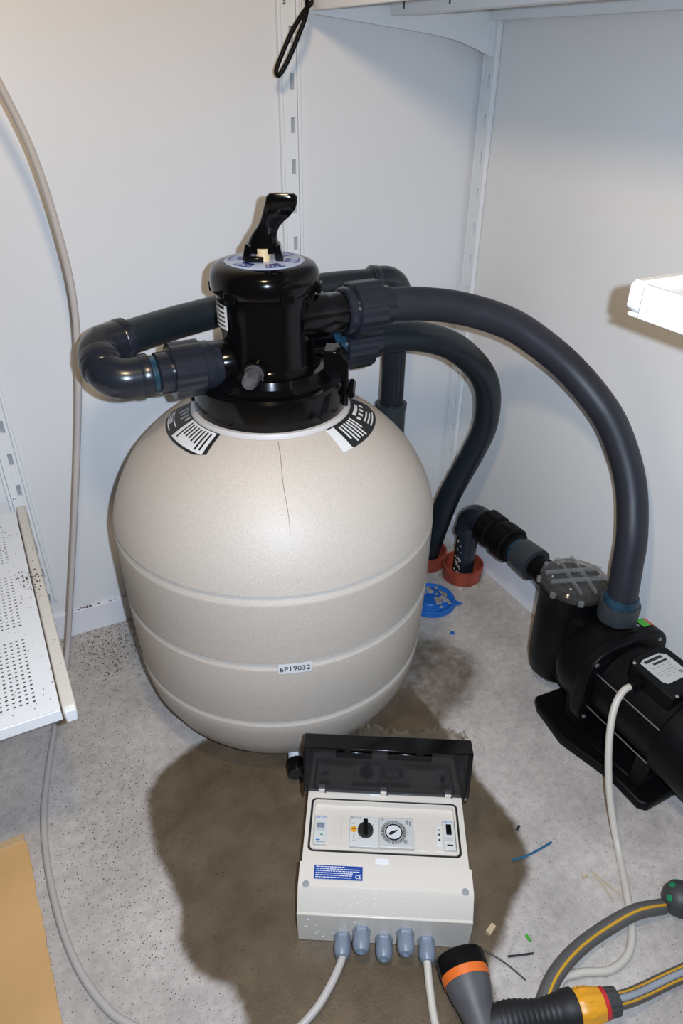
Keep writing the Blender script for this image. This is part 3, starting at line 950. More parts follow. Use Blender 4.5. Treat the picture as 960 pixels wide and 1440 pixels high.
# suction line
SX, SZ = -0.066, 0.192
MB().tube([(-0.064, -0.205, 0.008), (-0.066, -0.210, 0.150)], 0.0252, 28).build('suction_pipe', PVC, label='short upright slate pipe rising from the red floor socket', cat='pipe')
mb = MB()
for k in range(22):
    z = random.uniform(0.03, 0.125); a = math.radians(random.uniform(170, 212)); s = random.uniform(0.002, 0.0045)
    n_ = Vec((math.cos(a), math.sin(a), 0))
    mb.lathe([(0, s), (0.0015, s * 0.7), (0.002, 0)], Vec((-0.065, -0.207, z)) + n_ * 0.0245, n_, 7, mod=lambda t: 1 + 0.3 * math.sin(2 * t + k))
mb.build('mortar_smear', MORTAR, label='dried mortar smear on the upright suction pipe', cat='mortar', kind='stuff')
elbow('pipe_elbow', (-0.066, -0.209, 0.135), (-0.066, -0.212, SZ), (SX, -0.268, SZ), 'dark elbow above the red socket turning towards the pump', r=0.0300, bend=0.034)
cv = root('check_valve', (SX, -0.33, SZ), 'black screw-type valve in the pipe before the pump', 'pipe valve')
def cyl(nm, y0, y1, rad, rib, m, par):
    e = min(0.004, abs(y1 - y0) * 0.25)
    L_ = y0 - y1
    return MB().lathe([(0, rad - e), (e * 0.7, rad), (L_ - e * 0.7, rad), (L_, rad - e), (L_, rad - 0.008)], (SX, y0, SZ), -EY, 72, mod=lugs if rib else None).build(nm, m, par, sharp=28)
cyl('collar', -0.255, -0.272, 0.0320, False, PVC, cv)
cyl('nut', -0.268, -0.306, 0.0385, True, BLACKM, cv)
cyl('valve_body', -0.300, -0.330, 0.0340, False, BLACKM, cv)
cyl('nut', -0.324, -0.362, 0.0395, True, BLACKM, cv)
cyl('collar', -0.358, -0.374, 0.0310, False, BLACKM, cv)
cyl('glue_bead', -0.372, -0.386, 0.0268, False, GLUE, cv)
MB().lathe([(0, 0.0300), (0.003, 0.0335), (0.040, 0.0355), (0.052, 0.0355), (0.052, 0.02)], (SX, -0.384, SZ), -EY, 48).build('pump_adapter', PVC_L, label='grey tapered adapter screwed onto the pump inlet', cat='pipe fitting', sharp=30)

# ================================================================ PUMP
PX, PZ = -0.098, 0.143
pump = root('pool_pump', (PX, -0.70, 0), 'black pool pump with clear strainer lid beside the right wall', 'pump')
LX, LY, LZ = -0.096, -0.566, 0.246
MB().lathe([(0, 0.024), (0.012, 0.0245), (0.012, 0.0265), (0.020, 0.0265), (0.075, 0.034)], (SX, -0.430, SZ), -EY, 40).build('inlet', BLACKM, pump)
MB().lathe([(0.030, 0.040), (0.045, 0.052), (0.075, 0.057), (0.20, 0.0585), (0.230, 0.0600), (0.240, 0.0635), (LZ, 0.0640), (LZ, 0.055), (0.10, 0.050), (0.10, 0)], (LX, LY, 0), EZ, 72).build('strainer_housing', BLACKM, pump, sharp=40)
MB().bb(LX - 0.040, LX + 0.040, -0.655, LY - 0.02, 0.05, 0.215).build('housing_bridge', BLACKM, pump, bevel=0.012, bseg=4)
sl = MB().lathe([(0.0, 0.0625), (0.001, 0.0640), (0.010, 0.0640), (0.012, 0.0610), (0.016, 0.0585), (0.0175, 0.0560), (0.0175, 0.0)], (LX, LY, LZ), EZ, 72).build('strainer_lid', CLEARP, pump, sharp=30)
tag(sl, 'clear ribbed plastic lid')
MB().lathe([(0.0005, 0.052), (0.0005, 0.0615), (0.004, 0.0615), (0.004, 0.052)], (LX, LY, LZ), EZ, 60).build('seal_ring', BLACK, sl)
ux, uy = Vec((0.94, -0.34, 0)), Vec((0.34, 0.94, 0))
for off, ax_, ay_ in ((-0.014, ux, uy), (0.014, ux, uy), (-0.014, uy, -ux), (0.014, uy, -ux)):
    MB().box(Vec((LX, LY, LZ + 0.0215)) + ay_ * off, (0.108, 0.0035, 0.008), (ax_, ay_, EZ)).build('rib', CLEARR, sl, bevel=0.0008)
for k in range(8):
    t = 2 * PI * k / 8 + 0.2
    d = Vec((math.cos(t), math.sin(t), 0)); s = Vec((-d.y, d.x, 0))
    MB().box(Vec((LX, LY, LZ + 0.006)) + d * 0.0655, (0.007, 0.010, 0.011), (d, s, EZ)).build('rim_tooth', CLEARR, sl, bevel=0.0015)
for k in range(6):
    t = 2 * PI * k / 6 + 0.6
    d = Vec((math.cos(t), math.sin(t), 0))
    screw(Vec((LX, LY, LZ + 0.0178)) + d * 0.044, EZ, sl, 0.0022)
# volute
MB().lathe([(0, 0.050), (0.008, 0.075), (0.030, 0.086), (0.075, 0.092), (0.080, 0.092)], (PX, -0.622, PZ), -EY, 72).build('volute', BLACKM, pump)
fl = rrect(0.190, 0.176, 0.052, 8)
MB().prism([(a_, b_) for a_, b_ in fl], (PX, -0.694, PZ), EX, EZ, -EY, 0.024).build('flange', BLACKM, pump, bevel=0.004, bseg=3)
for sx_, sz_ in ((-0.082, 0.068), (0.072, 0.066), (-0.080, -0.062), (0.072, -0.062)):
    screw((PX + sx_ * 0.96, -0.718, PZ + sz_ * 0.96), -EY, pump, 0.0045)
MB().lathe([(0.18, 0.033), (0.236, 0.030), (0.238, 0.028)], (-0.083, -0.661, 0), EZ, 40).build('outlet_neck', BLACKM, pump)
# motor
MB().lathe([(0.0, 0.070), (0.004, 0.074), (0.134, 0.074), (0.136, 0.070)], (PX, -0.716, PZ), -EY, 64).build('motor_body', BLACKM, pump)
MB().lathe([(0.0, 0.076), (0.004, 0.0815), (0.085, 0.0815), (0.100, 0.074), (0.104, 0.060), (0.104, 0)], (PX, -0.848, PZ), -EY, 64).build('fan_cover', BLACKM, pump, sharp=30)
for t in (150, 205, 30, -25):
    a = math.radians(t)
    d = Vec((math.cos(a), 0, math.sin(a)))
    MB().tube([Vec((PX, -0.717, PZ)) + d * 0.0825, Vec((PX, -0.852, PZ)) + d * 0.0825], 0.0012, 8).build('tie_rod', STEEL, pump)
# terminal box and plate
tb = MB().prism([(-0.042, -0.048), (0.030, -0.048), (0.044, -0.030), (0.044, 0.040), (0.034, 0.048), (-0.030, 0.048), (-0.042, 0.036)], (PX - 0.004, -0.792, 0.190), EX, EY, EZ, 0.040).build('terminal_box', BLACKM, pump, bevel=0.003)
npl = MB().prism([(-0.028, 0.024), (-0.018, 0.028), (0.018, 0.028), (0.028, 0.020), (0.028, -0.024), (0.022, -0.029), (-0.022, -0.029), (-0.028, -0.022)], (PX - 0.004, -0.785, 0.2302), EX, EY, EZ, 0.0008).build('rating_plate', ALU, tb)
tag(npl, 'silver rating plate with black print')
po = Vec((PX - 0.004, -0.785, 0.2312))
mb = MB().box(po + Vec((-0.002, 0.021, 0)), (0.038, 0.0055, 0.0003)).box(po + Vec((0.004, 0.012, 0)), (0.030, 0.004, 0.0003))
mb.build('print_block', INK, npl)
mb = MB()
for k in range(5):
    for c in range(4):
        if random.random() < 0.85:
            mb.box(po + Vec((-0.018 + 0.011 * c + random.uniform(-.001, .001), 0.005 - 0.0052 * k, 0)), (random.uniform(0.004, 0.0095), 0.0014, 0.0003))
mb.build('print_lines', SCREWG, npl)
text('ce_mark', 'CE', 0.0065, po + Vec((0.019, -0.019, 0)), EX, EY, EZ, INK, npl)
for sx_, sy_ in ((-0.040, 0.040), (-0.036, -0.052)):
    screw((PX - 0.004 + sx_ + 0.004, -0.792 + sy_ * 0.9, 0.2302), EZ, pump, 0.003)
MB().lathe([(0, 0.012), (0.010, 0.012), (0.011, 0.0085), (0.020, 0.0085), (0.020, 0)], (PX - 0.044, -0.776, 0.206), -EX, 20).build('cable_gland', BLACKM, pump)
# foot
foot = [(-0.172, -0.600), (-0.184, -0.622), (-0.196, -0.700), (-0.188, -0.735), (-0.172, -0.800), (-0.172, -0.862), (-0.162, -0.874), (-0.035, -0.874), (-0.028, -0.862), (-0.028, -0.735), (-0.014, -0.700), (-0.014, -0.610)]
MB().prism(foot, (0, 0, 0), EX, EY, EZ, 0.020).build('foot', BLACKM, pump, bevel=0.005, bseg=3)
MB().prism([(-0.165, -0.735), (-0.155, -0.84), (-0.045, -0.84), (-0.04, -0.735)], (0, 0, 0.018), EX, EY, EZ, 0.012).build('foot_rib', BLACKM, pump, bevel=0.003)
for x_ in (-0.150, -0.050):
    MB().bb(x_ - 0.010, x_ + 0.010, -0.712, -0.66, 0.016, 0.10).build('foot_strut', BLACKM, pump, bevel=0.004)
    MB().bb(x_ - 0.008, x_ + 0.008, -0.846, -0.82, 0.016, 0.09).build('foot_strut', BLACKM, pump, bevel=0.004)
MB().box((-0.150, -0.842, 0.062), (0.014, 0.001, 0.022)).build('foot_label', SCREWG, pump)
# sticker on top of the volute
sk = MB().patch(lambda u, v: Vec((PX + 0.042 + 0.016 * u, -0.700 + 0.02 * v, PZ + 0.0885 - 0.0015 * u)), lambda u, v: Vec((0.2, 0, 0.98)), 4, 2, 0.0005).build('sticker', STICKG, pump)
tag(sk, 'green and red sticker')
MB().patch(lambda u, v: Vec((PX + 0.058 + 0.010 * u, -0.700 + 0.02 * v, PZ + 0.0870 - 0.004 * u)), lambda u, v: Vec((0.4, 0, 0.9)), 4, 2, 0.0005).build('sticker_field', STICKR, sk)
# outlet nut
nt = root('hose_nut', (-0.083, -0.661, 0.236), 'grey hose nut where the big hose meets the pump', 'pipe fitting')
MB().lathe([(0.0, 0.030), (0.001, 0.0345), (0.030, 0.0350), (0.034, 0.0335), (0.034, 0.024)], (-0.083, -0.661, 0.236), EZ, 56).build('nut', PVC_L, nt, sharp=30)
MB().lathe([(0.030, 0.0295), (0.046, 0.0292), (0.049, 0.0275), (0.049, 0.024)], (-0.083, -0.661, 0.236), EZ, 48, mod=lambda t: 1 + 0.012 * math.sin(5 * t)).build('glue_ring', GLUE, nt)

# ================================================================ CONTROL BOX
BA = Vec((-0.766, -0.794, 0))
BU = Vec((0.868, -0.4965, 0)).normalized()
BV = Vec((0.4965, 0.868, 0)).normalized()
def B(u, v, z):
    return BA + BU * u + BV * v + EZ * z
BAX = (BU, BV, EZ)
W = 0.242
bx = root('control_box', B(W / 2, 0.09, 0), 'cream electrical control box lying open on the wet floor', 'control box')
# body: hollow tray, with raised terminal cover in front
mb = MB()
mb.prism([(0.0, 0.0), (0.178, 0.0), (0.178, 0.088), (0.048, 0.088), (0.0, 0.068)], B(0.002, 0, 0), BV, EZ, BU, W - 0.004)
mb.build('case_base', BOX, bx, bevel=0.003)
cv_ = MB().prism([(-0.001, 0.004), (0.003, 0.066), (0.001, 0.070), (0.0155, 0.096), (0.0200, 0.101), (0.0535, 0.103), (0.0540, 0.086), (0.003, 0.062)], B(0, 0, 0), BV, EZ, BU, W).build('terminal_cover', BOX, bx, bevel=0.0015, bseg=3)
MB().prism([(-0.002, 0.0), (-0.002, 0.068), (0.006, 0.068), (0.006, 0.0)], B(-0.0005, 0, 0.0), BV, EZ, BU, W + 0.001).build('front_face', BOX, bx, bevel=0.0015)
# upper deck around the window
u0, u1, v0, v1 = 0.0085, 0.2315, 0.074, 0.1615
zt = 0.096
def ringframe(outer, inner, z0, h, name, m, parent, bevel=0.0):
    """frame between two outlines with equal point counts, centred boxes in (u,v)"""
    k = len(outer)
    vs = [B(a_, b_, z0) for a_, b_ in outer] + [B(a_, b_, z0) for a_, b_ in inner] + [B(a_, b_, z0 + h) for a_, b_ in outer] + [B(a_, b_, z0 + h) for a_, b_ in inner]
    fs = []
    for i in range(k):
        j = (i + 1) % k
        fs += [(i, j, k + j, k + i), (2 * k + i, 3 * k + i, 3 * k + j, 2 * k + j), (i, 2 * k + i, 2 * k + j, j), (k + i, k + j, 3 * k + j, 3 * k + i)]
    return MB().add(vs, fs).build(name, m, parent, bevel=bevel)
uc, vc = (u0 + u1) / 2, (v0 + v1) / 2
wd, ht = u1 - u0, v1 - v0
rr_ = lambda a_, b_, r: [(uc + p, vc + q) for p, q in rrect(a_, b_, r, 6)]
vm = (0.054 + 0.178) / 2
outer = [(W / 2 + p, vm + q) for p, q in rrect(W - 0.004, 0.178 - 0.054, 0.003, 6)]
ringframe(outer, rr_(wd + 0.001, ht + 0.001, 0.008), 0.084, zt - 0.084, 'window_deck', BOX, bx)
ringframe(rr_(wd + 0.001, ht + 0.001, 0.008), rr_(wd - 0.006, ht - 0.006, 0.006), 0.084, zt - 0.084 - 0.001, 'gasket', BLACKR, bx)
ringframe(rr_(wd - 0.006, ht - 0.006, 0.006), rr_(wd - 0.012, ht - 0.012, 0.004), 0.084, zt - 0.084 + 0.0005, 'window_rim', BOX, bx)
MB().prism([(p, q) for p, q in rrect(wd - 0.012, ht - 0.012, 0.004, 6)], B(uc, vc, 0.086), BU, BV, EZ, 0.0022).build('inner_panel', BOX, bx)
for k in range(7):
    uu = 0.030 + 0.0275 * k
    if 0.06 < uu < 0.165:
        continue
    MB().box(B(uu + 0.012, 0.1095, 0.0886), (0.0255, 0.046, 0.0012), BAX).build('blank_strip', BOX, bx, bevel=0.0004)
zd = 0.0882
def dev(name, ua, ub, va, vb, h, m):
    return MB().box(B((ua + ub) / 2, (va + vb) / 2, zd + h / 2), (ub - ua, vb - va, h), BAX).build(name, m, bx, bevel=0.0008)
def onbox(parent, name, u, v, z, su, sv, h, m, bevel=0.0):
    return MB().box(B(u, v, z + h / 2), (su, sv, h), BAX).build(name, m, parent, bevel=bevel)
# breaker
d1 = dev('circuit_breaker', 0.0160, 0.0340, 0.0870, 0.1335, 0.0055, BOXI)
ztop = zd + 0.0055
text('logo', 'EAT•N', 0.0050, B(0.025, 0.1305, ztop), BU, BV, EZ, EBLUE, d1)
onbox(d1, 'toggle_well', 0.025, 0.115, ztop, 0.013, 0.014, 0.0006, MODG)
onbox(d1, 'toggle', 0.025, 0.1155, ztop, 0.0105, 0.0055, 0.0045, GLAND, 0.0008)
onbox(d1, 'print_mark', 0.027, 0.1020, ztop, 0.0040, 0.0018, 0.0003, GREEN)
onbox(d1, 'print_mark', 0.022, 0.0935, ztop, 0.0060, 0.0016, 0.0003, EBLUE)
onbox(d1, 'print_mark', 0.026, 0.0900, ztop, 0.0130, 0.0012, 0.0003, SCREWG)
# motor switch with rotary knob
d2 = dev('rotary_switch', 0.0685, 0.1115, 0.0855, 0.1345, 0.0060, BOXI)
ztop = zd + 0.0060
text('logo', 'EAT•N', 0.0048, B(0.0775, 0.1312, ztop), BU, BV, EZ, INK, d2)
kb = MB().lathe([(0, 0.0118), (0.006, 0.0112), (0.0065, 0.0)], B(0.0920, 0.1105, ztop), EZ, 40).build('knob', INK, d2)
MB().box(B(0.0920, 0.1105, ztop + 0.0085), (0.0065, 0.0270, 0.0050), BAX).build('knob_grip', BLACKM, kb, bevel=0.001)
MB().lathe([(0, 0.0046), (0.0012, 0.0046), (0.0012, 0)], B(0.0745, 0.1125, ztop), EZ, 28).build('setting_dial', YELLOW, d2)
onbox(d2, 'dial_slot', 0.0745, 0.1125, ztop + 0.0013, 0.005, 0.0009, 0.0003, INK)
for k, (uu, vv, su) in enumerate(((0.0735, 0.122, 0.004), (0.075, 0.1040, 0.002), (0.075, 0.0995, 0.002), (0.075, 0.0945, 0.0025), (0.083, 0.0985, 0.003), (0.1035, 0.1205, 0.003), (0.107, 0.127, 0.002))):
    onbox(d2, 'print_mark', uu, vv, ztop, su, 0.0016, 0.0003, SCREWG)
# timer
d3 = dev('timer_switch', 0.1125, 0.1640, 0.0855, 0.1335, 0.0070, BOXI)
ztop = zd + 0.0070
tcu, tcv = 0.1340, 0.1095
MB().lathe([(0, 0.0185), (0.0006, 0.0185), (0.0006, 0.0)], B(tcu, tcv, ztop), EZ, 56).build('dial_ring', BOXI, d3)
g0 = None
for k in range(48):
    t = 2 * PI * k / 48
    d = BU * math.cos(t) + BV * math.sin(t)
    s = BV * math.cos(t) - BU * math.sin(t)
    MB().box(B(tcu, tcv, ztop + 0.0009) + d * 0.0165, (0.0046, 0.0008, 0.0012), (d, s, EZ)).build('dial_tappet', INK, d3)
MB().lathe([(0.0006, 0.0132), (0.0016, 0.0132), (0.0016, 0.0112), (0.0010, 0.0112)], B(tcu, tcv, ztop), EZ, 48).build('dial_hoop', INK, d3)
MB().lathe([(0.0006, 0.0112), (0.0011, 0.0112), (0.0011, 0)], B(tcu, tcv, ztop), EZ, 40).build('dial_face', WHITE, d3)
hnd = (BU * 0.85 + BV * 0.5).normalized()
MB().prism([(-0.008, -0.0014), (-0.003, -0.0026), (0.0075, 0.0), (-0.003, 0.0026), (-0.008, 0.0014)], B(tcu, tcv, ztop + 0.0016), hnd, EZ.cross(hnd), EZ, 0.0008).build('dial_pointer', INK, d3)
for uu, vv, su, sv in ((0.154, 0.127, 0.004, 0.007), (0.1585, 0.1245, 0.003, 0.008), (0.155, 0.111, 0.002, 0.002), (0.151, 0.0955, 0.005, 0.006), (0.1175, 0.130, 0.003, 0.002)):
    onbox(d3, 'print_mark', uu, vv, ztop, su, sv, 0.0005, SCREWG)
MB().prism([(p, q) for p, q in rrect(0.0495, 0.0460, 0.002, 3)], B(0.13825, 0.1095, ztop + 0.0030), BU, BV, EZ, 0.0008).build('window_cover', CLEARW, d3)
# right switch and strip label
d4 = dev('push_switch', 0.2075, 0.2245, 0.0870, 0.1335, 0.0055, BOXI)
ztop = zd + 0.0055
text('logo', 'EAT•N', 0.0044, B(0.216, 0.1315, ztop), BU, BV, EZ, EBLUE, d4)
onbox(d4, 'rocker', 0.2160, 0.1185, ztop, 0.0080, 0.0160, 0.0035, BLACKM, 0.001)
onbox(d4, 'print_mark', 0.2160, 0.1040, ztop, 0.0110, 0.0060, 0.0003, MODG)
onbox(d4, 'print_mark', 0.2165, 0.0945, ztop, 0.0090, 0.0022, 0.0003, INK)
lb = dev('strip_label', 0.1985, 0.2050, 0.0955, 0.1285, 0.0016, PAPER)
for q, vv in enumerate((0.1205, 0.1130, 0.1045)):
    MB().lathe([(0, 0.0016), (0.0004, 0.0016), (0.0004, 0)], B(0.2018, vv, zd + 0.0016), EZ, 12).build('print_mark', INK if q else SCREWG, lb)
# hinge clips, latch
for uu in (0.0226, 0.1188, 0.2188):
    MB().box(B(uu, 0.1755, zt + 0.004), (0.010, 0.010, 0.008), BAX).build('hinge_block', BOX, bx, bevel=0.001)
    MB().box(B(uu + 0.0058, 0.1755, zt + 0.004), (0.0016, 0.010, 0.009), BAX).build('hinge_pin', INK, bx)
MB().box(B(0.1165, 0.0625, zt + 0.0006), (0.020, 0.009, 0.0012), BAX).build('latch_plate', WHITE, bx, bevel=0.0004)
MB().box(B(0.1060, 0.1730, zt + 0.0006), (0.015, 0.009, 0.0012), BAX).build('latch_plate', WHITE, bx, bevel=0.0004)
# blue label
bl = MB().box(B(0.0550, 0.0392, 0.1032), (0.0680, 0.0200, 0.0008), BAX).build('blue_label', PRINT_BLUE, bx, bevel=0.0003)
tag(bl, 'blue label with white print and CE mark')
mb = MB()
for k in range(6):
    l = (0.040, 0.060, 0.060, 0.050, 0.046, 0.048)[k]
    uu = 0.0235
    while uu < 0.0235 + l:
        wl = random.uniform(0.002, 0.0055)
        mb.box(B(uu + wl / 2, 0.0468 - 0.0030 * k, 0.10375), (wl, 0.0010, 0.0003), BAX)
        uu += wl + 0.0008
mb.build('print_lines', WHITE, bl)
text('ce_mark', 'CE', 0.0075, B(0.0830, 0.0335, 0.1036), BU, BV, EZ, WHITE, bl)
for uu in (0.0110, 0.2305):
    MB().lathe([(0, 0.0048), (0.0010, 0.0046), (0.0014, 0.0035), (0.0014, 0)], B(uu, 0.0222, 0.1010), EZ, 24).build('screw_cap', SCREWG, bx)
# cable glands
GL = []
for uu, zz, open_ in ((0.0640, 0.0185, 0), (0.0900, 0.036, 1), (0.1220, 0.0185, 1), (0.1512, 0.036, 1), (0.1815, 0.0185, 0)):
    g = MB().lathe([(-0.001, 0.0128), (0.004, 0.0128), (0.0045, 0.0122), (0.008, 0.0122), (0.008, 0.010)], B(uu, -0.002, zz), -BV, 6).build('cable_gland', GLAND, bx, bevel=0.0006)
    MB().lathe([(0.007, 0.0108), (0.018, 0.0118), (0.024, 0.0110), (0.029, 0.0085), (0.030, 0.0060), (0.024, 0.0055), (0.024, 0)], B(uu, -0.002, zz), -BV, 32, mod=lambda t: 1 + 0.03 * (1 if (t / (2 * PI) * 8) % 1 < 0.6 else 0)).build('dome_nut', GLAND, g)
    if open_:
        MB().lathe([(0.0241, 0.0054), (0.0243, 0.0)], B(uu, -0.002, zz), -BV, 20).build('gland_hole', INK, g)
# water drops on the cover, their glints put in as white base colour
mb = MB()
for k in range(70):
    uu = random.gauss(0.10, 0.035) if k < 45 else random.uniform(0.01, 0.12)
    f = random.random()
    if k < 45:
        p = B(uu, 0.001 + 0.0145 * f, 0.070 + 0.026 * f + 0.0002)
        nrm = (EZ * 0.5 - BV * 0.87).normalized()
    else:
        p = B(uu, -0.0022, 0.01 + 0.05 * f)
        nrm = -BV
    s = random.uniform(0.0006, 0.0016)
    mb.lathe([(0, s), (s * 0.4, s * 0.8), (s * 0.6, 0)], p, nrm, 7)
wdp = mb.build('water_drops', mat('water_bead_glint', (0.75, 0.75, 0.74), 0.04, spec=1.0), bx, kind='stuff')
# open lid, hinged at the far edge, leaning back
LW0, LW1 = -0.003, W + 0.003
ho = B(0, 0.172, 0.098)
ld = (EZ * 0.985 + BV * 0.17).normalized()      # along the lid, away from hinge
ln = (-BV * 0.985 + EZ * 0.17).normalized()     # inner side, towards the box
LL = 0.112
LD = 0.030
lidp = MB().box(ho + BU * (W / 2) + ld * (LL / 2) - ln * 0.0, (LW1 - LW0, LL, 0.0025), (BU, ld, ln)).build('smoked_lid', SMOKE, bx, bevel=0.0008)
tag(lidp, 'open smoked transparent lid')
MB().box(ho + BU * (W / 2) + ld * (LL - 0.001) + ln * (LD / 2), (LW1 - LW0, 0.0025, LD), (BU, ld, ln)).build('lid_wall', BLACK, lidp, bevel=0.0006)
for uu in (LW0 + 0.0012, LW1 - 0.0012):
    MB().prism([(0.0, 0.0), (LL, 0.0), (LL, LD), (0.030, LD), (0.0, 0.012)], ho + BU * uu - BU * 0.0012, ld, ln, BU, 0.0024).build('lid_wall', BLACK, lidp, bevel=0.0005)
MB().box(ho + BU * (W / 2) + ld * (LL - 0.012) + ln * 0.003, (LW1 - LW0 - 0.006, 0.022, 0.003), (BU, ld, ln)).build('lid_band', BLACK, lidp, bevel=0.0006)
for uu in (0.045, W - 0.045):
    MB().box(ho + BU * uu + ld * (LL / 2) + ln * 0.003, (0.003, LL - 0.02, 0.004), (BU, ld, ln)).build('lid_rib', SMOKE, lidp) if False else None
for ua, ub in ((0.044, 0.098), (0.122, 0.188)):
    MB().box(ho + BU * ((ua + ub) / 2) + ld * (LL - 0.030) + ln * 0.006, (ub - ua, 0.012, 0.008), (BU, ld, ln)).build('latch_bar', BLACK, lidp, bevel=0.001)
for uu in (0.062, 0.170):
    MB().box(ho + BU * uu + ld * (LL - 0.022) + ln * 0.011, (0.011, 0.008, 0.003), (BU, ld, ln)).build('latch_tongue', BLACKM, lidp, bevel=0.0006)

# plastic film bag lying behind the box
def film():
    mb = MB()
    nu, nv = 34, 12
    o = Vec((-0.575, -0.612, 0.0))
    du = Vec((0.158, -0.090, 0)); dv = Vec((0.022, 0.038, 0))
    rnd = random.Random(3)
    vs = []
    for j in range(nv + 1):
        for i in range(nu + 1):
            u, v = i / nu, j / nv
            z = 0.006 + 0.128 * math.sin(PI * v) ** 0.7 * (0.93 + 0.07 * math.sin(9 * u + 1)) + rnd.uniform(-0.005, 0.005)
            vs.append(o + du * u + dv * v + Vec((rnd.uniform(-.004, .004), rnd.uniform(-.004, .004), max(0.002, z))))
    fs = [(j * (nu + 1) + i, j * (nu + 1) + i + 1, (j + 1) * (nu + 1) + i + 1, (j + 1) * (nu + 1) + i) for j in range(nv) for i in range(nu)]
    mb.add(vs, fs)
    return mb.build('plastic_bag', FILM, label='crumpled clear plastic bag behind the control box lid', cat='plastic bag', sharp=20)
film()

# ================================================================ CABLES
def cable(name, pts, r, m, label, n=14, seg=12):
    return MB().tube(spline(pts, n), r, seg).build(name, m, label=label, cat='cable', sharp=80)

gB = lambda uu, zz, d_: B(uu, -0.002 - d_, zz)
cable('power_cable', [(-1.02, -0.05, 2.3), (-1.06, -0.10, 1.7), (-1.02, -0.17, 1.38), (-0.95, -0.16, 1.24), (-0.905, -0.145, 1.14), (-0.865, -0.13, 1.03), (-0.841, -0.12, 0.949), (-0.827, -0.11, 0.849), (-0.822, -0.10, 0.742), (-0.835, -0.09, 0.623), (-0.859, -0.085, 0.494), (-0.90, -0.085, 0.309), (-0.949, -0.095, 0.107), (-0.968, -0.112, 0.045), (-0.987, -0.138, 0.008), (-1.012, -0.227, 0.006), (-1.038, -0.322, 0.006), (-1.061, -0.422, 0.006), (-1.069, -0.515, 0.006), (-1.066, -0.613, 0.006), (-1.053, -0.695, 0.006), (-1.031, -0.757, 0.006), (-1.007, -0.794, 0.006), (-0.95, -0.85, 0.006), (-0.89, -0.885, 0.006), (-0.83, -0.900, 0.007), (-0.789, -0.893, 0.011), (-0.755, -0.876, 0.016), gB(0.0640, 0.0185, 0.032), gB(0.0640, 0.0185, 0.020)], 0.0055, CABLE, 'long grey cable hanging down the left wall and looping to the control box')
cable('power_cable', [gB(0.1815, 0.0185, 0.020), gB(0.1815, 0.0185, 0.034), (-0.640, -0.945, 0.012), (-0.655, -0.985, 0.007), (-0.665, -1.05, 0.006), (-0.66, -1.13, 0.006), (-0.66, -1.35, 0.006), (-0.75, -1.7, 0.006), (-0.80, -2.1, 0.006)], 0.0055, CABLEW, 'short cream cable leaving the right gland beside the spray gun')
cable('power_cable', [(-0.158, -0.776, 0.206), (-0.176, -0.777, 0.204), (-0.196, -0.784, 0.190), (-0.213, -0.798, 0.165), (-0.228, -0.819, 0.127), (-0.240, -0.847, 0.077), (-0.250, -0.880, 0.032), (-0.263, -0.912, 0.007), (-0.301, -0.965, 0.006), (-0.327, -0.999, 0.006), (-0.360, -1.025, 0.006), (-0.400, -1.030, 0.006), (-0.440, -1.014, 0.006), (-0.475, -1.012, 0.006), (-0.52, -1.055, 0.006), (-0.55, -1.13, 0.006), (-0.60, -1.35, 0.006), (-0.68, -1.7, 0.006), (-0.72, -2.1, 0.006)], 0.0058, CABLEW, 'cream cable running from the pump down across the floor')
bk = root('hanging_cable', (-0.41, -0.07, 1.04), 'black cord loop hanging under the high shelf', 'cable')
MB().tube(spline([(-0.30, -0.02, 2.2), (-0.305, -0.030, 1.6), (-0.32, -0.026, 1.26), (-0.350, -0.050, 1.182), (-0.375, -0.070, 1.149), (-0.399, -0.066, 1.126), (-0.421, -0.064, 1.098), (-0.437, -0.062, 1.070), (-0.4485, -0.062, 1.048), (-0.4475, -0.066, 1.0405), (-0.442, -0.070, 1.046), (-0.430, -0.072, 1.064), (-0.414, -0.073, 1.093), (-0.400, -0.073, 1.122), (-0.394, -0.060, 1.150), (-0.40, -0.040, 1.22), (-0.37, -0.025, 1.6), (-0.36, -0.02, 2.2)], 12), 0.0036, 10).build('cord', BLACKM, bk)

# ================================================================ GARDEN HOSE AND SPRAY GUN
def hose(name, pts, label, stripes, core=None, r=0.0108):
    P = spline(pts, 14)
    rt = root(name, V3(pts[0]) * 1.0, label, 'garden hose')
    MB().tube(P, r, 20).build('hose_skin', HOSEG, rt)
    for ang, ww, m in stripes:
        Q = []
        for i, p in enumerate(P):
            t = (P[min(i + 1, len(P) - 1)] - P[max(i - 1, 0)]).normalized()
            side = t.cross(EZ).normalized()
            up = side.cross(t).normalized()
            a = math.radians(ang)
            d = side * math.cos(a) + up * math.sin(a)
            Q.append(p + d * (r - ww * 0.72))
        MB().tube(Q, ww, 10).build('stripe', m, rt)
    return rt
hose('garden_hose', [(-0.270, -1.003, 0.014), (-0.318, -0.993, 0.0225), (-0.371, -0.989, 0.017), (-0.422, -0.992, 0.019), (-0.469, -1.002, 0.0235), (-0.503, -1.016, 0.0225), (-0.536, -1.040, 0.016), (-0.56, -1.08, 0.0118), (-0.57, -1.14, 0.0118), (-0.55, -1.30, 0.0118), (-0.45, -1.55, 0.0118), (-0.30, -1.9, 0.0118)], 'grey garden hose with one yellow stripe curving from the dark knob', [(106, 0.0026, HOSEY), (-60, 0.0026, HOSEY)])
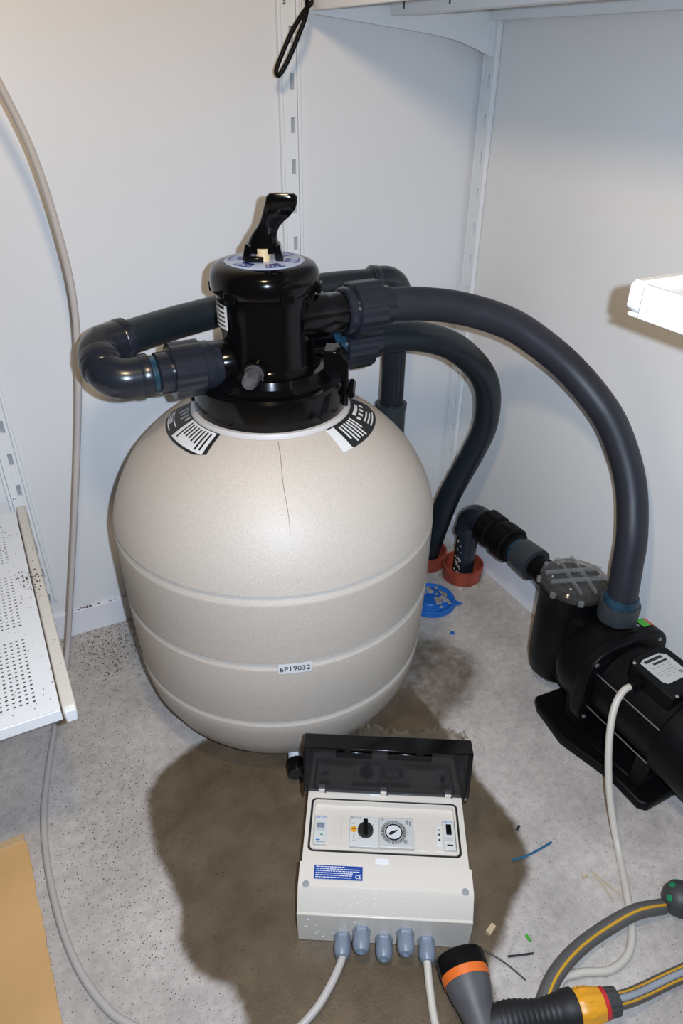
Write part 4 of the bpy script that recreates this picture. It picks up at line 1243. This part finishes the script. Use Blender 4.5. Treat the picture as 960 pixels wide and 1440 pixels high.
hose('garden_hose', [(-0.442, -1.066, 0.034), (-0.415, -1.071, 0.027), (-0.384, -1.073, 0.0175), (-0.330, -1.078, 0.0125), (-0.26, -1.090, 0.0118), (-0.16, -1.13, 0.0118), (-0.09, -1.25, 0.0118), (-0.07, -1.5, 0.0118), (-0.08, -1.9, 0.0118)], 'grey hose with two yellow stripes plugged into the yellow connector', [(45, 0.0024, HOSEY), (118, 0.0024, HOSEY), (82, 0.0046, HOSEW)])
kn = root('hose_stopper', (-0.250, -1.008, 0), 'dark grey round knob with green spots at the hose end', 'hose end')
kc = Vec((-0.247, -1.010, 0.0262))
MB().lathe([(-0.0245, 0.0), (-0.024, 0.008), (-0.020, 0.0165), (-0.011, 0.0235), (0.0, 0.0260), (0.011, 0.0235), (0.020, 0.0165), (0.024, 0.008), (0.0245, 0.0)], kc, Vec((0.95, -0.2, 0.1)), 36).build('knob_body', DGREY, kn, sharp=70)
for d in (Vec((-0.25, 0.6, 0.75)), Vec((0.35, -0.3, 0.9)), Vec((-0.85, 0.2, 0.5)), Vec((0.3, 0.8, 0.5))):
    d = d.normalized()
    MB().lathe([(-0.002, 0.0050), (0.0012, 0.0046), (0.0018, 0.002), (0.0018, 0)], kc + d * 0.0246, d, 14).build('green_dot', GREEN, kn)

gun = root('spray_gun', (-0.58, -1.0, 0), 'grey and black garden spray gun with an orange ring', 'spray gun')
h0 = Vec((-0.618, -1.045, 0.034)); h1 = Vec((-0.590, -0.940, 0.037))
hdir = (h1 - h0).normalized(); hl = (h1 - h0).length
MB().lathe([(-0.03, 0.014), (0.0, 0.0165), (0.03, 0.0185), (0.055, 0.0235), (0.075, 0.0290), (hl - 0.022, 0.0310), (hl - 0.022, 0.02)], h0, hdir, 40).build('barrel', GREY, gun, sharp=40)
MB().lathe([(hl - 0.024, 0.0315), (hl - 0.012, 0.0325), (hl - 0.012, 0.025)], h0, hdir, 40).build('orange_ring', ORANGE, gun)
MB().lathe([(hl - 0.013, 0.0332), (hl + 0.006, 0.0335), (hl + 0.009, 0.0320), (hl + 0.009, 0.0270), (hl + 0.005, 0.0260), (hl + 0.005, 0.0)], h0, hdir, 48, mod=lambda t: 1 + 0.012 * math.cos(24 * t)).build('spray_head', BLACKM, gun)
g0_ = Vec((-0.602, -1.014, 0.034)); g1_ = Vec((-0.490, -1.051, 0.036))
gd = (g1_ - g0_).normalized(); gl_ = (g1_ - g0_).length
pr = [(-0.004, 0.015), (0.006, 0.0195)]
for k in range(12):
    a_ = 0.010 + k * 0.0072
    pr += [(a_, 0.0205 + 0.0022 * math.sin(k * 0.55)), (a_ + 0.004, 0.0215 + 0.0022 * math.sin(k * 0.55 + 0.3)), (a_ + 0.006, 0.0203 + 0.0022 * math.sin(k * 0.55 + 0.5))]
pr += [(gl_ - 0.014, 0.0240), (gl_ - 0.002, 0.0245), (gl_, 0.022), (gl_, 0)]
MB().lathe(pr, g0_, gd, 36).build('grip', BLACKR, gun, sharp=50)
cn = root('hose_connector', (-0.47, -1.052, 0), 'yellow click connector with red collar behind the spray gun grip', 'hose connector')
oct_ = lambda t: 1.0 + 0.03 * math.cos(8 * t)
MB().lathe([(0.0, 0.0195), (0.002, 0.0215), (0.014, 0.0225), (0.026, 0.0215), (0.036, 0.0195), (0.037, 0.016)], g1_ - gd * 0.002, gd, 64, mod=oct_).build('connector_sleeve', YELLOW, cn, sharp=40)
for k in range(8):
    t = 2 * PI * k / 8
    X_, Y_, N_ = frame(gd)
    d = X_ * math.cos(t) + Y_ * math.sin(t)
    MB().box(g1_ + gd * 0.013 + d * 0.0222, (0.012, 0.009, 0.0022), (gd, gd.cross(d), d)).build('grip_pad', YELLOW, cn, bevel=0.0008)
MB().lathe([(0.033, 0.0170), (0.034, 0.0190), (0.040, 0.0190), (0.041, 0.016)], g1_, gd, 40).build('red_collar', RED, cn)
MB().lathe([(0.039, 0.0150), (0.041, 0.0168), (0.056, 0.0158), (0.058, 0.0125), (0.058, 0)], g1_, gd, 60, mod=lambda t: 1 + 0.06 * (1 if (t / (2 * PI) * 10) % 1 < 0.6 else 0)).build('grey_nut', DGREY, cn, sharp=30)

# ================================================================ CARDBOARD
def cardboard():
    rt = root('cardboard_sheet', (-1.2, -0.75, 0), 'brown cardboard sheet with a folded edge on the floor at left', 'cardboard')
    rnd = random.Random(5)
    nu, nv = 14, 40
    th = 0.004
    edge = [rnd.uniform(-0.0012, 0.0012) for _ in range(nv + 1)]
    def P(u, v):
        y = -0.484 - 0.62 * v
        xr = -1.0905 + 0.0215 * v * 2.0 * 0.5 + edge[int(round(v * nv))]
        x = xr - 0.36 * (1 - u)
        z = 0.026 + 0.002 * math.sin(7 * v + 2 * u) + 0.0015 * math.sin(23 * v + 5 * u)
        return Vec((x, y, z - 0.018 * min(1.0, v * 1.2)))
    MB().patch(P, lambda u, v: EZ, nu, nv, th).build('sheet', CARD, rt, sharp=60)
    def F(u, v):
        x = -1.0930 - 0.36 * (1 - u)
        return Vec((x, -0.4835 + 0.020 * v, 0.0285 - 0.010 * v + 0.001 * math.sin(9 * u)))
    MB().patch(F, lambda u, v: EZ, 14, 4, th).build('folded_edge', CARDL, rt, sharp=60)
    MB().patch(lambda u, v: Vec((-1.0985 - 0.35 * (1 - u), -0.4640 - 0.006 * v, 0.0 + 0.0185 * v)), lambda u, v: Vec((0, 1, 0.2)), 10, 3, 0.003).build('fold_support', CARD, rt)
cardboard()

# ================================================================ SMALL DEBRIS ON THE FLOOR
def bit(name, pts, r, m, label, cat):
    MB().tube(spline(pts, 6), r, 8).build(name, m, label=label, cat=cat)
bit('wire_offcut', [(-0.418, -0.841, 0.003), (-0.395, -0.8455, 0.0035), (-0.370, -0.846, 0.0032), (-0.342, -0.845, 0.003)], 0.0018, BLUEWIRE, 'blue wire offcut on the floor right of the control box', 'wire')
bit('wire_offcut', [(-0.538, -0.929, 0.002), (-0.522, -0.957, 0.0022), (-0.511, -0.986, 0.002)], 0.0012, INK, 'thin long black wire offcut near the spray gun head', 'wire')
bit('wire_offcut', [(-0.514, -0.951, 0.003), (-0.496, -0.958, 0.003), (-0.479, -0.964, 0.003)], 0.0016, INK, 'short black wire offcut beside the grey strand', 'wire')
bit('grey_strand', [(-0.509, -0.948, 0.002), (-0.498, -0.943, 0.002), (-0.484, -0.934, 0.002)], 0.0013, CABLE, 'small grey plastic strand on the floor', 'strand')
bit('straw', [(-0.319, -0.911, 0.002), (-0.314, -0.932, 0.003), (-0.306, -0.959, 0.002)], 0.0012, WOOD, 'dry straw stalk beside the cream pump cable', 'straw')
bit('straw', [(-0.322, -0.917, 0.0015), (-0.319, -0.935, 0.002), (-0.322, -0.956, 0.0015)], 0.0009, WOOD, 'shorter straw stalk crossing the longer one', 'straw')
MB().box((-0.5135, -0.911, 0.0040), (0.016, 0.008, 0.008), (Vec((0.9, 0.35, 0)).normalized(), Vec((-0.35, 0.9, 0)).normalized(), EZ)).build('wood_chip', WOOD, bevel=0.0008, label='small wooden block at the wet edge below the control box', cat='wood chip')
MB().box((-0.334, -0.912, 0.0015), (0.008, 0.004, 0.003)).build('wood_chip', WOOD, bevel=0.0004, label='tiny tan wood chip left of the straw', cat='wood chip')
MB().box((-0.4715, -0.944, 0.0015), (0.004, 0.010, 0.003)).build('green_scrap', STICKG, bevel=0.0004, label='tiny green scrap on the floor', cat='scrap')
MB().box((-0.373, -0.800, 0.0015), (0.010, 0.0035, 0.003), (Vec((0.9, 0.43, 0)).normalized(), Vec((-0.43, 0.9, 0)).normalized(), EZ)).build('black_scrap', INK, bevel=0.0004, label='tiny black scrap above the blue wire', cat='scrap')
MB().lathe([(0, 0.005), (0.003, 0.004), (0.004, 0)], (-0.200, -0.362, 0), EZ, 10).build('blue_scrap', BLUEP, label='tiny blue scrap on the floor in front of the blue lid', cat='scrap')
MB().lathe([(0, 0.0045), (0.002, 0.004), (0.003, 0)], (-0.828, -0.650, 0), EZ, 9).build('pebble', RUST, label='small dark pebble on the wet floor left of the control box', cat='pebble')

mb = MB()
for k in range(46):
    x = random.choice((random.gauss(-0.795, 0.012), random.gauss(-0.905, 0.006), random.uniform(-0.93, -0.74)))
    q = random.uniform(0.0008, 0.0028)
    mb.box((x, random.uniform(0.002, 0.007), 0.063 + q * 0.3), (q * 1.4, q, q * 0.6))
mb.build('ledge_crumbs', RUST, label='brown crumbs lying on the left skirting ledge', cat='dirt', kind='stuff')
